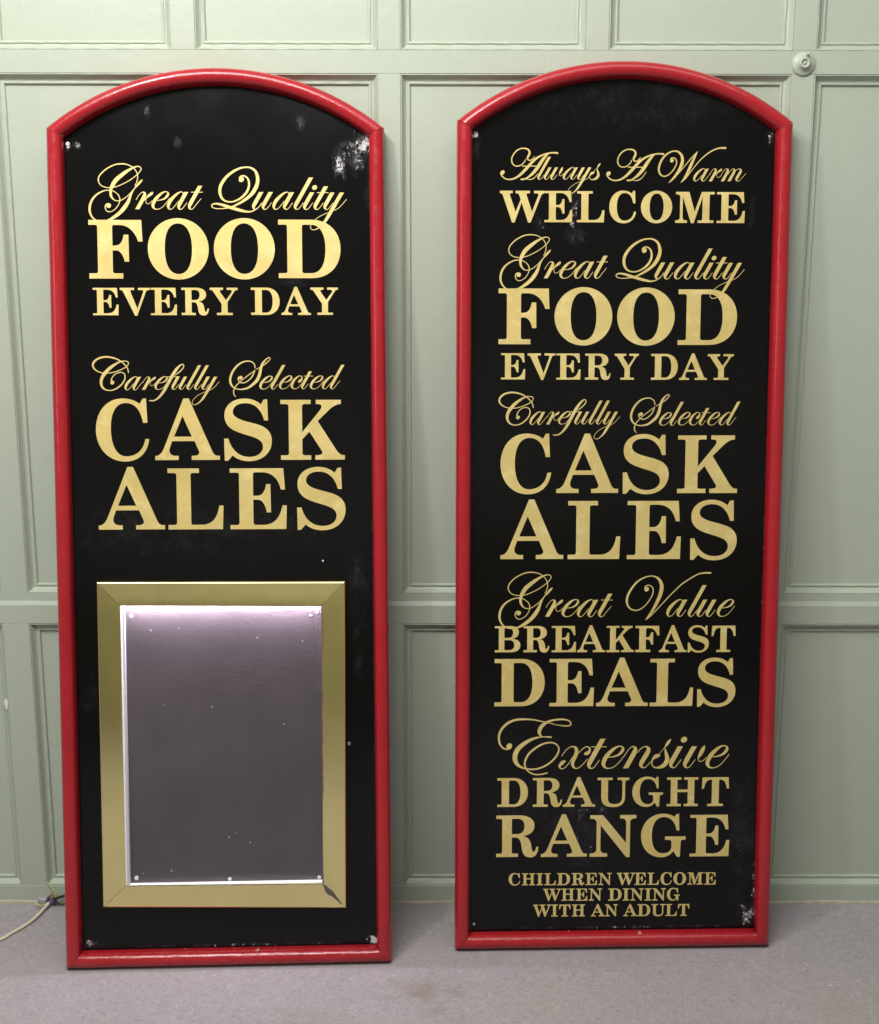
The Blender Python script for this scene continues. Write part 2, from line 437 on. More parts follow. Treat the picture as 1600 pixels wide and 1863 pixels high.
# ------------------------------------------------------------------ serif capitals (cap height 100 units)
GLYPHS = {
'A': "M48.5,102.5 L57.5,102.5 L96,13 Q99,7 104,7 L108,7 L108,0 L60.8,0 L60.8,7 L66,7 Q75,8 73.5,14 L66,31.5 L28.6,31.5 L24.5,20 C22.5,13 25,7 35,7 L39,7 L39,0 L0,0 L0,7 L3,7 Q10,9 14,18 Z M46.5,73.5 L32,39 L61.6,39 Z",
'B': "M0,100 L60,100 C80,100 91,91 91,76.5 C91,63 82,55 67,51.5 C86,48.5 97,41 97,27 C97,9 83,0 60,0 L0,0 L0,8 L10.5,8 Q15,8 15,12 L15,88 Q15,92 10.5,92 L0,92 Z M40,92 L53,92 C64,92 69,86 69,74 C69,61 62,55 50,55 L36,55 L36,88 Q36,92 40,92 Z M36,46.5 L52,46.5 C67,46.5 73.5,40 73.5,27.5 C73.5,14 66,8 52,8 L41,8 Q36,8 36,12 Z",
'C': "M84.6,102.5 L78.7,102 L74,93.5 C66,99.5 56,102.5 45,102.5 C18,102.5 0,80 0,50 C0,20 20,-2.5 48,-2.5 C70,-2.5 86,11 88.8,35 L82.4,35 C79,17 68,6.2 50,6.2 C34,6.2 25,24 25,52 C25,78 34,95 50,95 C66,95 75,84 79,62 L86.3,62 Z",
'D': "M0,100 L57,100 C86,100 106.5,80 106.5,50 C106.5,20 86,0 57,0 L0,0 L0,8.5 L11,8.5 Q15,8.5 15,12 L15,88 Q15,91.5 11,91.5 L0,91.5 Z M44,91.5 L56,91.5 C72,91.5 80.5,76 80.5,50 C80.5,24 72,8.5 56,8.5 L45,8.5 Q40.5,8.5 40.5,12.5 L40.5,88 Q40.5,91.5 44,91.5 Z",
'E': "M0,100 L88,100 L90.5,65 L83.5,65 C80,82 70,93.5 52,93.5 L42,93.5 Q38,93.5 38,90 L38,55 L46,55 C54,56 58,64 59.5,74 L66.5,74 L67,27.5 L60,27.5 C58,40 53,48.5 46,48.5 L38,48.5 L38,10 Q38.5,7 43,7 L56,7 C74,8 82,20 86,39 L93,39 L92,0 L0,0 L0,7 L11,7 Q15,7 15,11 L15,90 Q15,93 11,93 L0,93 Z",
'F': "M0,100 L90.5,100 L92,63.5 L84.5,63.5 C80,78 70,91.5 52,91.5 L44,91.5 Q40.5,91.5 40.5,88 L40.5,56 L49,57 C56,59 58.5,67 60,75 L68,75 L68.5,29 L61,29 C59,38 56,45 49,48 L40.5,48 L40.5,12 Q41,9 45,9 L58,9 L58,0 L0,0 L0,9 L11,9 Q15,9 15,13 L15,88 Q15,91.5 11,91.5 L0,91.5 Z",
'G': "M91,103 L84,101 L80,95 C72,101 63,103 52,103 C22,103 0,80 0,50 C0,20 21,-2 50,-2 C62,-2 72,3 79,13 L88,-1.2 L95,-1.2 L96.5,36 Q97,40 103,40 L108,40 L108,48 L58,48 L58,40 L66,40 Q74,40 74,35 L74,24 C74,13 66,7.5 54,7.5 C36,7.5 26,24 26,51 C26,78 36,95 54,95 C71,95 82,84 86,62.5 L92.3,62.5 Z",
'H': "M0,100 L50,100 L50,92 L40.5,92 Q36.5,92 36.5,88 L36.5,58 L73.5,58 L73.5,88 Q73.5,92 69.5,92 L60,92 L60,100 L110,100 L110,92 L100.5,92 Q96.5,92 96.5,88 L96.5,12 Q96.5,8 100.5,8 L110,8 L110,0 L60,0 L60,8 L69.5,8 Q73.5,8 73.5,12 L73.5,49 L36.5,49 L36.5,12 Q36.5,8 40.5,8 L50,8 L50,0 L0,0 L0,8 L9.5,8 Q13.5,8 13.5,12 L13.5,88 Q13.5,92 9.5,92 L0,92 Z",
'I': "M0,100 L50,100 L50,92 L40.5,92 Q36.5,92 36.5,88 L36.5,12 Q36.5,8 40.5,8 L50,8 L50,0 L0,0 L0,8 L9.5,8 Q13.5,8 13.5,12 L13.5,88 Q13.5,92 9.5,92 L0,92 Z",
'K': "M0,100 L50.5,100 L50.5,93 L41,93 Q36,93 36,89 L36,46 L67,84 Q72,93 62,93 L59,93 L59,100 L101,100 L101,93 Q92,93 82,84 L62,64.5 L93.5,15 Q99,7.5 104,7.5 L107,7.5 L107,0 L57.5,0 L57.5,7.5 L62,7.5 Q72,8.5 69,14 L48,47 L36,34.3 L36,11 Q36,7.5 41,7.5 L50.5,7.5 L50.5,0 L0,0 L0,7.5 L9,7.5 Q13.5,7.5 13.5,11 L13.5,89 Q13.5,93 9,93 L0,93 Z",
'L': "M0,100 L52,100 L52,92.5 L42,92.5 Q38,92.5 38,89 L38,11 Q38,7.5 42,7.5 L58,7.5 C76,9 82,22 85,39 L92,39 L90.5,0 L0,0 L0,7.5 L10,7.5 Q14.5,7.5 14.5,11.5 L14.5,89 Q14.5,92.5 10,92.5 L0,92.5 Z",
'M': "M1,100 L44,100 L62,36 L84,100 L125,100 L125,92 L114,92 Q109.5,92 109.5,88 L109.5,12 Q109.5,8 114,8 L123,8 L123,0 L72,0 L72,8 L82,8 Q87,8 87,12 L87,84 L59.5,-1 L51,-1 L23.5,84 L23.5,17 Q25,8 34,8 L38,8 L38,0 L0,0 L0,8 L4,8 Q14,8 15,17 L15,85 Q13,92 4,92 L1,92 Z",
'N': "M0,100 L31,100 L87,33 L87,83 Q86,92 76,92 L72,92 L72,100 L111,100 L111,92 L107,92 Q97,91 96.5,83 L96.5,-1.5 L88,-1.5 L25.5,76 L25.5,17 Q27,8 38,8 L42,8 L42,0 L0,0 L0,8 L5,8 Q15,9 16,17 L16,84 Q13,92 2,92 L0,92 Z",
'O': "M52,103 C80.5,103 104,80 104,50.5 C104,21 80.5,-2 52,-2 C23.5,-2 0,21 0,50.5 C0,80 23.5,103 52,103 Z M52,94 C37,94 29,78 29,50.5 C29,23 37,7.5 52,7.5 C67,7.5 75.5,23 75.5,50.5 C75.5,78 67,94 52,94 Z",
'R': "M0,100 L55,100 C79,100 92,90 92,74.5 C92,61 81,52.5 64,50 C77,48 82,40 84,30 C86,18 87,12 90,12 C94,12 95.5,17 96.5,24 L102,24 C101,8 95,-1.5 83,-1.5 C70,-1.5 65,5 62.5,17 C60,30 60,47 46,47 L37.7,47 L37.7,11 Q37.7,8 42,8 L52.6,8 L52.6,0 L0,0 L0,8 L10,8 Q14.4,8 14.4,12 L14.4,88 Q14.4,92 10,92 L0,92 Z M41,92 L50,92 C62,92 68,86 68,74 C68,61 61,55 50,55 L37.7,55 L37.7,89 Q37.7,92 41,92 Z",
'S': "M73,101 L67,100.5 L62.5,92.5 C55,99 46,102.2 35,102.2 C15,102.2 1,91 1,74 C1,60 9,52 22,47 C33,42.5 45,40 54,36 C61,33 65,28 65,22 C65,12 56,5 42,5 C24,5 12,17 7.2,35.7 L0,35.7 L0.5,-1.3 L6,-1.3 L14,7.5 C22,0.5 31,-2.2 42,-2.2 C64,-2.2 80,12 80,32 C80,44 74,52 62,57 C52,61 40,63 30,66.5 C20,70 15.2,74.5 15.2,80 C15.2,89 24,94.5 36.5,94.5 C52,94.5 63,84 67.5,65.8 L74,65.8 Z",
'T': "M2,100 L91,100 L93,61 L85.5,61 C82,82 76,92 62,92 Q58.5,92 58.5,88 L58.5,12 Q58.5,8 64,8 L73.5,8 L73.5,0 L19.5,0 L19.5,8 L29,8 Q34.5,8 34.5,12 L34.5,88 Q34.5,92 31,92 C17,92 11,82 7.5,61 L0,61 Z",
'U': "M0,100 L52,100 L52,92 L40.5,92 Q36.5,92 36.5,88 L36.5,32 C36.5,15 43,8.5 59,8.5 C77,8.5 86,16 86,34 L86,83 Q86,92 77,92 L69,92 L69,100 L109.5,100 L109.5,92 Q95.5,92 95.5,83 L95.5,34 C95.5,10 82,-2 57,-2 C28,-2 13.5,8 13.5,33 L13.5,88 Q13.5,92 9.5,92 L0,92 Z",
'V': "M0,100 L52,100 L52,92 L44,92 Q36,91 39,84 L63,24 L84,82 Q88,92 80,92 L66,92 L66,100 L109,100 L109,92 L104,92 Q97,92 94,84 L62,-2 L54,-2 L13,84 Q9,92 3,92 L0,92 Z",
'W': "M0,100 L40.5,100 L40.5,92 L36,92 Q30,91 32,86 L50,33 L66,72 L62,84 Q59,92 53,92 L49.5,92 L49.5,100 L95,100 L95,92 L89,92 Q83,91 84.5,86 L102,33 L121,83 Q124,92 116,92 L108,92 L108,100 L141,100 L141,92 Q134,92 130,83 L98,-1.5 L90,-1.5 L69,62 L47,-1.5 L39,-1.5 L10,84 Q7,92 2,92 L0,92 Z",
'Y': "M0,100 L48,100 L48,92 L42,92 Q34,91 37,85 L58,54.5 L79,83 Q82,92 74,92 L61,92 L61,100 L101,100 L101,92 L98,92 Q92,91 88,85 L64,47 L64,12 Q64,8 69,8 L82,8 L82,0 L25,0 L25,8 L37,8 Q42,8 42,12 L42,41 L13,85 Q9,92 4,92 L0,92 Z",
}


def parse_path(s):
    loops, cur, pos = [], [], None
    for tok in s.replace('Z', 'Z ').split():
        if tok == 'Z':
            loops.append(cur); cur = []; continue
        if tok[0] in 'MLQC':
            cmd = tok[0]; buf = []; tok = tok[1:]
        buf.append(tuple(float(v) for v in tok.split(',')))
        need = {'M': 1, 'L': 1, 'Q': 2, 'C': 3}[cmd]
        if len(buf) < need: continue
        if cmd in 'ML':
            cur.append(buf[0])
        else:
            p0 = cur[-1]
            n = 4 if cmd == 'Q' else 12
            for k in range(1, n + 1):
                t = k / n
                if cmd == 'Q':
                    a, b, c = (1 - t) ** 2, 2 * t * (1 - t), t * t
                    cur.append(tuple(a * p0[i] + b * buf[0][i] + c * buf[1][i] for i in (0, 1)))
                else:
                    a, b, c, d = (1 - t) ** 3, 3 * t * (1 - t) ** 2, 3 * t * t * (1 - t), t ** 3
                    cur.append(tuple(a * p0[i] + b * buf[0][i] + c * buf[1][i] + d * buf[2][i] for i in (0, 1)))
        buf = []
    out = []
    for lp in loops:
        r = []
        for p in lp:
            if not r or abs(p[0] - r[-1][0]) + abs(p[1] - r[-1][1]) > 1e-4:
                r.append(p)
        if abs(r[0][0] - r[-1][0]) + abs(r[0][1] - r[-1][1]) < 1e-4:
            r.pop()
        out.append(r)
    return out


GLYPH_MESH = {}


def glyph_mesh(ch):
    """unit letter: x 0..1, z in cap heights (0..1), y = outward thickness in metres"""
    if ch in GLYPH_MESH:
        return GLYPH_MESH[ch]
    loops = parse_path(GLYPHS[ch])
    xs = [p[0] for lp in loops for p in lp]
    x0, x1 = min(xs), max(xs)
    flat = [p for lp in loops for p in lp]
    tris = tessellate_polygon([[Vector((p[0], p[1], 0)) for p in lp] for lp in loops])
    n = len(flat)
    T = 0.0003
    verts = [((p[0] - x0) / (x1 - x0), -T, p[1] / 100) for p in flat] + [((p[0] - x0) / (x1 - x0), 0.0, p[1] / 100) for p in flat]
    faces = []
    for t in tris:
        a, b, c = (Vector((flat[i][0], flat[i][1])) for i in t)
        area2 = (b - a).x * (c - a).y - (b - a).y * (c - a).x
        if abs(area2) < 1e-6: continue
        faces.append(tuple(t) if area2 > 0 else tuple(reversed(t)))
    off = 0
    for lp in loops:
        m = len(lp)
        for i in range(m):
            j = (i + 1) % m
            faces.append((off + i, off + j, n + off + j, n + off + i))
        off += m
    me = bpy.data.meshes.new('letter_' + ch.lower())
    me.from_pydata(verts, [], faces)
    me.materials.append(GOLD)
    GLYPH_MESH[ch] = me
    return me


BOARD_D = -0.014      # the board's face lies 14 mm behind the sign's reference plane


def place_letters(table, parent):
    for row in table.split('\n'):
        ch, x0, x1, z0, z1 = row.split()
        x0, x1, z0, z1 = (float(v) / 1000 for v in (x0, x1, z0, z1))
        o = link('letter', glyph_mesh(ch), parent)
        o.location = (x0, -BOARD_D, z0)
        o.scale = (x1 - x0, 1, z1 - z0)


def script_word(enc, parent):
    """one joined-up word: ribbons of varying width lying on the board"""
    verts, faces = [], []
    d0 = -BOARD_D + 0.0 - 0.00042
    strokes = enc.split('|')
    for si, s in enumerate(strokes):
        fs, fe = s[0], s[1]
        pts = [tuple(float(v) for v in p.split(',')) for p in s[2:].split(' ')]
        d = d0 - 0.000012 * si
        if fs == 'D':
            x, z, rx, rz = pts[0]
            c = len(verts)
            verts.append((x / 1000, d, z / 1000))
            for k in range(20):
                g = 2 * math.pi * k / 20
                px_, pz_ = rx * math.cos(g), rz * math.sin(g)
                verts.append(((x + px_ + 0.18 * pz_) / 1000, d, (z + pz_) / 1000))
            for k in range(20):
                faces.append((c, c + 1 + k, c + 1 + (k + 1) % 20))
            continue
        P = catmull(pts, 5)
        base = len(verts)
        for i, p in enumerate(P):
            t = P[min(i + 1, len(P) - 1)] - P[max(i - 1, 0)]
            t = Vector((t[0], t[1])).normalized()
            w = max(p[2], 0.9) / 2
            nrm = Vector((-t.y, t.x)) * w
            if (i == 0 and fs == 'F') or (i == len(P) - 1 and fe == 'F'):
                h = w / max(abs(t.y), 0.5)
                nrm = Vector((h if nrm.x > 0 else -h, 0))
            dd = d - i * 0.0000004
            verts.append(((p[0] + nrm.x) / 1000, dd, (p[1] + nrm.y) / 1000))
            verts.append(((p[0] - nrm.x) / 1000, dd, (p[1] - nrm.y) / 1000))
            if i:
                a = base + 2 * (i - 1)
                faces.append((a, a + 1, a + 3, a + 2))
        for end, flag in ((0, fs), (len(P) - 1, fe)):
            if flag == 'F': continue
            p = P[end]; q = P[1] if end == 0 else P[-2]
            t = Vector((p[0] - q[0], p[1] - q[1])).normalized()
            w = max(p[2], 0.9) / 2
            nn = Vector((-t.y, t.x))
            dd = d - end * 0.0000004
            c = len(verts)
            for k in range(7):
                g = math.pi * k / 6
                v = nn * math.cos(g) * w + t * math.sin(g) * w
                verts.append(((p[0] + v.x) / 1000, dd, (p[1] + v.y) / 1000))
            faces.append(tuple(range(c, c + 7)))
    # make every face look out of the board (-y)
    fixed = []
    for f in faces:
        a, b, c = (Vector(verts[i]) for i in f[:3])
        nrm = (b - a).cross(c - a)
        fixed.append(f if nrm.y < 0 else tuple(reversed(f)))
    me = bpy.data.meshes.new('script_word')
    me.from_pydata(verts, [], fixed)
    me.materials.append(GOLD)
    return link('script_word', me, parent)
LEFT_LETTERS = """F -274.1 -161.4 1493.4 1616
O -150.7 -22.4 1494 1616.6
O -11.8 117.2 1494.6 1617.3
D 124.9 256.7 1495.1 1618
E -268 -214.4 1416.4 1473.9
V -211.2 -148.1 1416.6 1474.1
E -146.5 -91.4 1416.7 1474.3
R -81.8 -24 1416.9 1474.5
Y -21.7 37.3 1417 1474.7
D 65.4 126 1417.3 1475
A 129.7 192.5 1417.4 1475.2
Y 191.6 250.4 1417.6 1475.4
C -267.9 -155.4 1109 1237.2
A -143.3 -5.6 1108.7 1237
S 3.9 105.8 1108.4 1236.9
K 124.9 262.1 1108.2 1236.7
A -266.3 -125.2 959.8 1091.1
L -117.9 0.5 959.3 1090.6
E 14.7 136 958.9 1090.2
S 158.2 262.7 958.4 1089.8"""
LEFT_WORDS = [
("Great", "NN-174.8,1687.4,1.22 -170.7,1696.2,1.74 -168.8,1705,1.91 -170.4,1714.6,1.73 -177.1,1724.2,1.73 -188.1,1730.4,1.91 -201.8,1732.6,2.42 -217.3,1730.2,2.42 -234.6,1721.2,2.42 -246.9,1709.8,2.42 -250.9,1701,2.25 -250.2,1694,2.08 -244.8,1687.1,1.91 -235.4,1683.6,1.73 -225.2,1683.2,1.73 -213.1,1685.5,1.73 -198.3,1691.7,1.73 -182.7,1700.5,1.73 -169.6,1710.6,1.73 -162.5,1719,1.73 -161.6,1724.2,1.73 -166.7,1727.4,1.91 -176.2,1725.5,2.95 -189.2,1718.4,5.37 -202.3,1709.2,7.63 -214.5,1698.6,8.49 -222.5,1686.3,7.63 -225.7,1676.7,5.38 -225.5,1667,4.86 -222.2,1660.9,3.47 -217.1,1656.6,2.08 -210.3,1655.7,1.91 -201.6,1658.4,1.74 -190.3,1666.3,1.74 -181.5,1675.1,1.74 -175.3,1682.2,2.26 -168.3,1690.1,4.51 -162.1,1696.7,3.82 -158.8,1699.9,1.04|NN-173.6,1683.9,1.22 -178.9,1676.9,2.26 -184.2,1667.2,4.34 -189.7,1654.1,6.95 -197.7,1641.8,8.26 -207.4,1631.2,7.39 -217.8,1623.2,6.52 -228.3,1617,4.35 -238.7,1613.7,2.61 -247.3,1612.8,2.17 -257.6,1615.2,2.61 -265.2,1621.3,3.3 -270.1,1631.8,4.34 -270.3,1642.3,4.86 -267,1653.7,4.51 -259,1665.1,3.9 -247.7,1673.1,2.95 -237.3,1677.1,2.25 -228.7,1677.5,1.91 -218.5,1675,1.73 -210,1668,1.91 -206.9,1659.2,2.08 -208.7,1650.5,1.74 -214.9,1640.8,1.74 -222.8,1634.6,1.56 -229.7,1632.8,1.74 -235.6,1635.4,1.74 -237.8,1641.6,2.08 -236.2,1647.3,2.6 -231.9,1649.5,3.47|DN-230.3,1645.6,4.69,4.69|NF-172.9,1658.2,1.25 -168.5,1665.5,1.22 -163.3,1671.6,1.22 -158.6,1674.2,1.79 -154.9,1671.8,4.65 -155.7,1666,7.15 -161.7,1654.5,7.51 -171.1,1638.4,7.52|NN-159.5,1653.6,0.72 -152.6,1660.8,1.79 -146.6,1666.5,4.65 -140.9,1670.8,5.55 -138.7,1673.2,3.94 -137.8,1674.4,1.07|NN-151.9,1660.3,1.07 -152.9,1655.6,1.07 -151.6,1651.3,1.18 -147.9,1649.7,1.18 -143.2,1651.9,1.18 -139.3,1656.6,1.07|NN-131,1656.6,1.09 -121.6,1657.9,2 -112.9,1661.3,3.45 -107,1667.4,4.72 -105.7,1672.2,3.63 -108.7,1675,1.81 -114.8,1674.4,2.9 -123.6,1668.4,5.26 -132.5,1659,6.71 -137.2,1650.1,6.53 -137.9,1644.6,5.44 -135.2,1640.2,3.27 -130.2,1638.6,1.63 -121.9,1640.7,1.38 -113.2,1648,1.31 -102.8,1661.1,1.16|NN-73.9,1667.8,1.52 -75.2,1673.5,1.52 -79.2,1674.9,1.99 -86.8,1671,4.15 -96.3,1662.3,6.32 -102.5,1654.4,6.86 -105.7,1646.7,6.14 -105.6,1642.2,4.52 -103.7,1639.3,2.53 -101,1638.6,1.63 -96.7,1640.8,1.37 -91.6,1646.2,1.37 -84.2,1655.8,1.23|FN-67.8,1674.8,7.77 -74.8,1662.4,7.59 -82,1649.6,7.41 -84,1644.5,5.96 -83.3,1640.5,3.62 -80.2,1638.6,1.81 -76.3,1640.3,1.37 -71.9,1645.6,1.3 -66.9,1652.4,1.23|FN-38.2,1687.9,7.77 -52.5,1662.5,7.59 -59.7,1649.7,7.41 -61.7,1644.6,5.97 -61,1640.5,3.62 -58,1638.7,1.81 -54,1640.4,1.37 -49.6,1645.7,1.3 -43.7,1653,1.23 -36.8,1661.1,1.08|NN-57.2,1674.4,1.41 -33.8,1674.6,1.42"),
("Quality", "NN45.2,1700.7,2.41 45.2,1705.5,3.14 51.3,1709.1,2.9 59.2,1706.5,3.14 64,1698.4,4.11 64,1686.4,4.59 58.8,1674.4,4.84 49.5,1664.7,4.35 38.5,1658.1,3.39 27.5,1654.6,2.9 16.5,1655.6,3.14 8.1,1660.9,4.35 3.6,1670.5,5.8 3.3,1682.5,6.28 7.4,1693.3,6.27 17.3,1706.6,5.79 30.8,1717.4,5.07 45.5,1724.7,3.86 57.7,1726.9,3.14 68.6,1725.8,3.62 78.2,1718.9,5.07 82.3,1708.1,6.52 82.8,1697.3,7.25 79,1685.3,7.98 71.5,1673.2,7.5 61.6,1663.6,6.05 49.4,1655.1,5.08 38.3,1649,3.87 29.7,1644.8,3.39 20,1642.3,2.66 7.8,1640.7,1.93 -4.4,1640.4,1.69 -12.8,1642.8,1.93 -14.6,1646.8,2.17 -11.5,1649.8,2.66 -4.2,1650.7,3.62 7.9,1648.3,5.08 22.4,1643.6,6.05 37,1639.4,6.29 50.3,1635.9,5.33 62.5,1634.1,3.39 72.2,1636,2.42 79.6,1640.2,1.7 85.8,1645.6,1.57 90.7,1651.7,1.45|DN48.6,1701.3,5.31,5.31|FN90.1,1675.5,7.93 82.8,1663,7.75 75.4,1650.1,7.57 73.4,1645,6.09 74.2,1640.9,3.69 77.3,1639.1,1.85 81.4,1640.8,1.4 86,1646.1,1.33 91.1,1652.9,1.26|FN110.2,1675.6,7.94 102.9,1663.1,7.76 95.5,1650.2,7.57 93.5,1645.1,6.1 94.3,1641,3.7 97.4,1639.2,1.85 101.5,1640.9,1.4 106.1,1646.2,1.33 111.2,1653,1.26|NN148.7,1668.4,1.53 147.4,1674,1.53 143.3,1675.4,2 135.5,1671.6,4.18 125.9,1662.9,6.36 119.5,1655.1,6.91 116.3,1647.4,6.18 116.5,1643,4.55 118.4,1640.1,2.55 121.2,1639.4,1.64 125.6,1641.6,1.38 130.8,1647,1.38 138.2,1656.4,1.24|FN154.9,1675.3,7.82 147.8,1663,7.64 140.5,1650.3,7.46 138.5,1645.2,6 139.3,1641.3,3.64 142.4,1639.5,1.82 146.5,1641.1,1.38 150.9,1646.4,1.31 156,1653.1,1.24|FN195.6,1706.4,7.82 170.6,1663.1,7.64 163.3,1650.4,7.46 161.3,1645.3,6.01 162.1,1641.4,3.64 165.2,1639.6,1.82 169.2,1641.2,1.38 173.7,1646.5,1.31 178.7,1653.2,1.24|FN197.5,1675.3,7.83 190.4,1663,7.65 183.1,1650.3,7.47 181.1,1645.2,6.01 181.9,1641.2,3.64 185,1639.4,1.82 189,1641.1,1.38 193.5,1646.4,1.31 198.5,1653.1,1.24|DN202.9,1685.5,5.3,4.99|FN226.9,1687.9,7.83 212.6,1663.1,7.65 205.3,1650.4,7.47 203.3,1645.3,6.01 204.1,1641.3,3.65 207.2,1639.5,1.82 211.3,1641.2,1.39 215.8,1646.5,1.31 220.8,1653.2,1.24|NN208.2,1674.8,1.49 231.7,1674.9,1.49|FN240.5,1675.2,7.77 233.4,1663,7.59 226.2,1650.4,7.41 224.2,1645.4,5.96 225,1641.4,3.62 228.1,1639.6,1.81 232.1,1641.3,1.37 236.6,1646.5,1.3 241.5,1653.1,1.23|FN260.6,1675.3,7.77 249.5,1656.6,7.59 237.3,1635.7,7.23 225.5,1616.6,5.79 216.2,1605.8,3.62 207.1,1598.9,2.17 199.4,1596.8,1.63 194.3,1599.3,1.63 193.6,1604.3,1.37 198.1,1612.2,1.3 209.1,1622.3,1.23 221.6,1629.2,1.3 231.4,1633.2,1.16 243.5,1637.5,1.16 255.6,1644.8,1.23 270.3,1661,1.16"),
("Carefully", "NN-196.4,1295.4,1.83 -197.8,1302.6,2.24 -201.7,1309.7,2.44 -210.7,1318.3,2.44 -220.7,1323.9,3.04 -232.8,1327.5,3.45 -244.9,1328.5,3.65 -257.1,1326,3.85 -266.3,1320.4,4.26 -271,1313.3,4.06 -270.2,1306.2,3.45 -264.7,1300.1,2.64 -255.7,1295.7,2.03 -244.6,1294.2,1.83 -231.4,1295.2,1.83 -217.1,1299.5,2.03 -205.9,1304.6,2.03 -198.7,1309.7,1.83 -196,1315.3,1.83 -198.5,1318.6,2.03 -205.6,1319.7,2.03 -214.7,1317.8,3.05 -225,1312.3,4.87 -236.3,1304.1,6.5 -245.6,1294.5,7.11 -251.9,1285.3,6.7 -254.6,1276.1,5.89 -253.3,1267,4.68 -248.4,1260.8,3.46 -241.4,1257.8,2.44 -232.2,1257.8,2.24 -222,1261.8,2.85 -211.7,1270,2.85 -205.9,1278.1,2.85 -203.8,1285.2,2.44 -205.1,1292.4,2.24 -211.1,1295.7,2.03 -219.3,1294.7,2.03 -227.5,1289.4,2.03 -232.2,1282.2,2.24 -233.1,1277.1,2.64|DN-230.9,1274.1,4.07,4.07|NN-178.4,1280.9,1.18 -179.4,1285.3,1.18 -182.5,1286.4,1.54 -188.4,1283.4,3.22 -195.8,1276.7,4.9 -200.7,1270.7,5.32 -203.2,1264.8,4.76 -203.1,1261.4,3.5 -201.6,1259.1,1.96 -199.6,1258.5,1.26 -196.2,1260.2,1.06 -192.2,1264.4,1.06 -186.4,1271.7,0.95|FN-173.6,1286.2,6.02 -179.1,1276.7,5.88 -184.7,1266.9,5.74 -186.3,1263,4.62 -185.7,1259.9,2.8 -183.4,1258.5,1.4 -180.3,1259.7,1.06 -176.8,1263.8,1.01 -172.2,1269.4,0.95 -166.8,1275.6,0.84|NF-166.8,1273.9,0.97 -163.4,1279.5,0.94 -159.3,1284.2,0.94 -155.7,1286.1,1.38 -152.8,1284.3,3.6 -153.4,1279.8,5.54 -158.1,1271.1,5.82 -165.5,1258.7,5.82|NN-156.4,1270.3,0.55 -151,1275.9,1.39 -146.3,1280.2,3.6 -141.9,1283.5,4.29 -140.2,1285.3,3.05 -139.5,1286.2,0.83|NN-150.5,1275.4,0.83 -151.2,1271.8,0.83 -150.2,1268.5,0.91 -147.3,1267.2,0.91 -143.7,1268.9,0.91 -140.7,1272.5,0.83|NN-134.5,1272.8,0.83 -127.4,1273.8,1.51 -120.7,1276.3,2.61 -116.2,1280.9,3.58 -115.2,1284.4,2.75 -117.5,1286.5,1.38 -122.2,1286.1,2.2 -128.9,1281.7,3.99 -135.7,1274.6,5.09 -139.3,1267.9,4.95 -139.8,1263.8,4.13 -137.8,1260.5,2.48 -133.9,1259.3,1.24 -127.6,1260.8,1.05 -120.9,1266.2,0.99 -113,1276.1,0.88|NN-97.7,1289.8,1.43 -89.5,1295.9,2.24 -82.2,1303,2.24 -79.3,1308.6,2.04 -81,1312.5,1.83 -85.6,1311.4,3.06 -93.4,1304.1,5.09 -100.7,1293.9,6.11 -108.1,1281.6,6.52 -115.4,1268.4,6.53 -121.7,1257.1,5.92 -129.1,1246.9,4.69 -136.3,1239.8,3.47 -143.5,1235.9,2.65 -149.6,1235.4,2.45 -153.7,1236,1.63|NN-114.1,1286.3,1.32 -89.7,1286.3,1.33|FN-91.5,1286.5,5.87 -96.8,1277.2,5.74 -102.3,1267.6,5.6 -103.8,1263.8,4.51 -103.3,1260.8,2.73 -101,1259.4,1.37 -98,1260.6,1.04 -94.6,1264.6,0.98 -90.8,1269.7,0.93|FN-75.9,1286.5,5.88 -81.3,1277.2,5.74 -86.7,1267.6,5.61 -88.3,1263.8,4.51 -87.7,1260.8,2.74 -85.4,1259.4,1.37 -82.4,1260.6,1.04 -79,1264.6,0.98 -75.2,1269.6,0.93|FN-45.7,1310.7,5.88 -64.9,1277.2,5.74 -70.4,1267.6,5.61 -72,1263.7,4.51 -71.4,1260.7,2.74 -69.1,1259.4,1.37 -66.1,1260.6,1.04 -62.7,1264.6,0.99 -58.9,1269.6,0.93|FN-29.4,1310.6,5.88 -48.7,1277.1,5.75 -54.2,1267.6,5.61 -55.7,1263.7,4.52 -55.2,1260.7,2.74 -52.9,1259.3,1.37 -49.8,1260.6,1.04 -46.5,1264.5,0.99 -42.7,1269.6,0.93|FN-27.8,1286.4,5.88 -33.1,1277.1,5.75 -38.6,1267.5,5.61 -40.1,1263.7,4.52 -39.6,1260.7,2.74 -37.3,1259.3,1.37 -34.2,1260.5,1.04 -30.9,1264.5,0.99 -27.1,1269.6,0.93|FN-12,1286.4,5.89 -20.4,1272.2,5.75 -29.7,1256.3,5.48 -38.7,1241.7,4.38 -45.7,1233.5,2.74 -52.6,1228.3,1.64 -58.4,1226.7,1.23 -62.2,1228.6,1.23 -62.6,1232.5,1.04 -59.3,1238.5,0.99 -50.9,1246.2,0.93 -41.5,1251.4,0.99 -34.1,1254.4,0.88 -25,1257.6,0.88 -15.9,1263.1,0.93 -4.7,1275.4,0.88"),
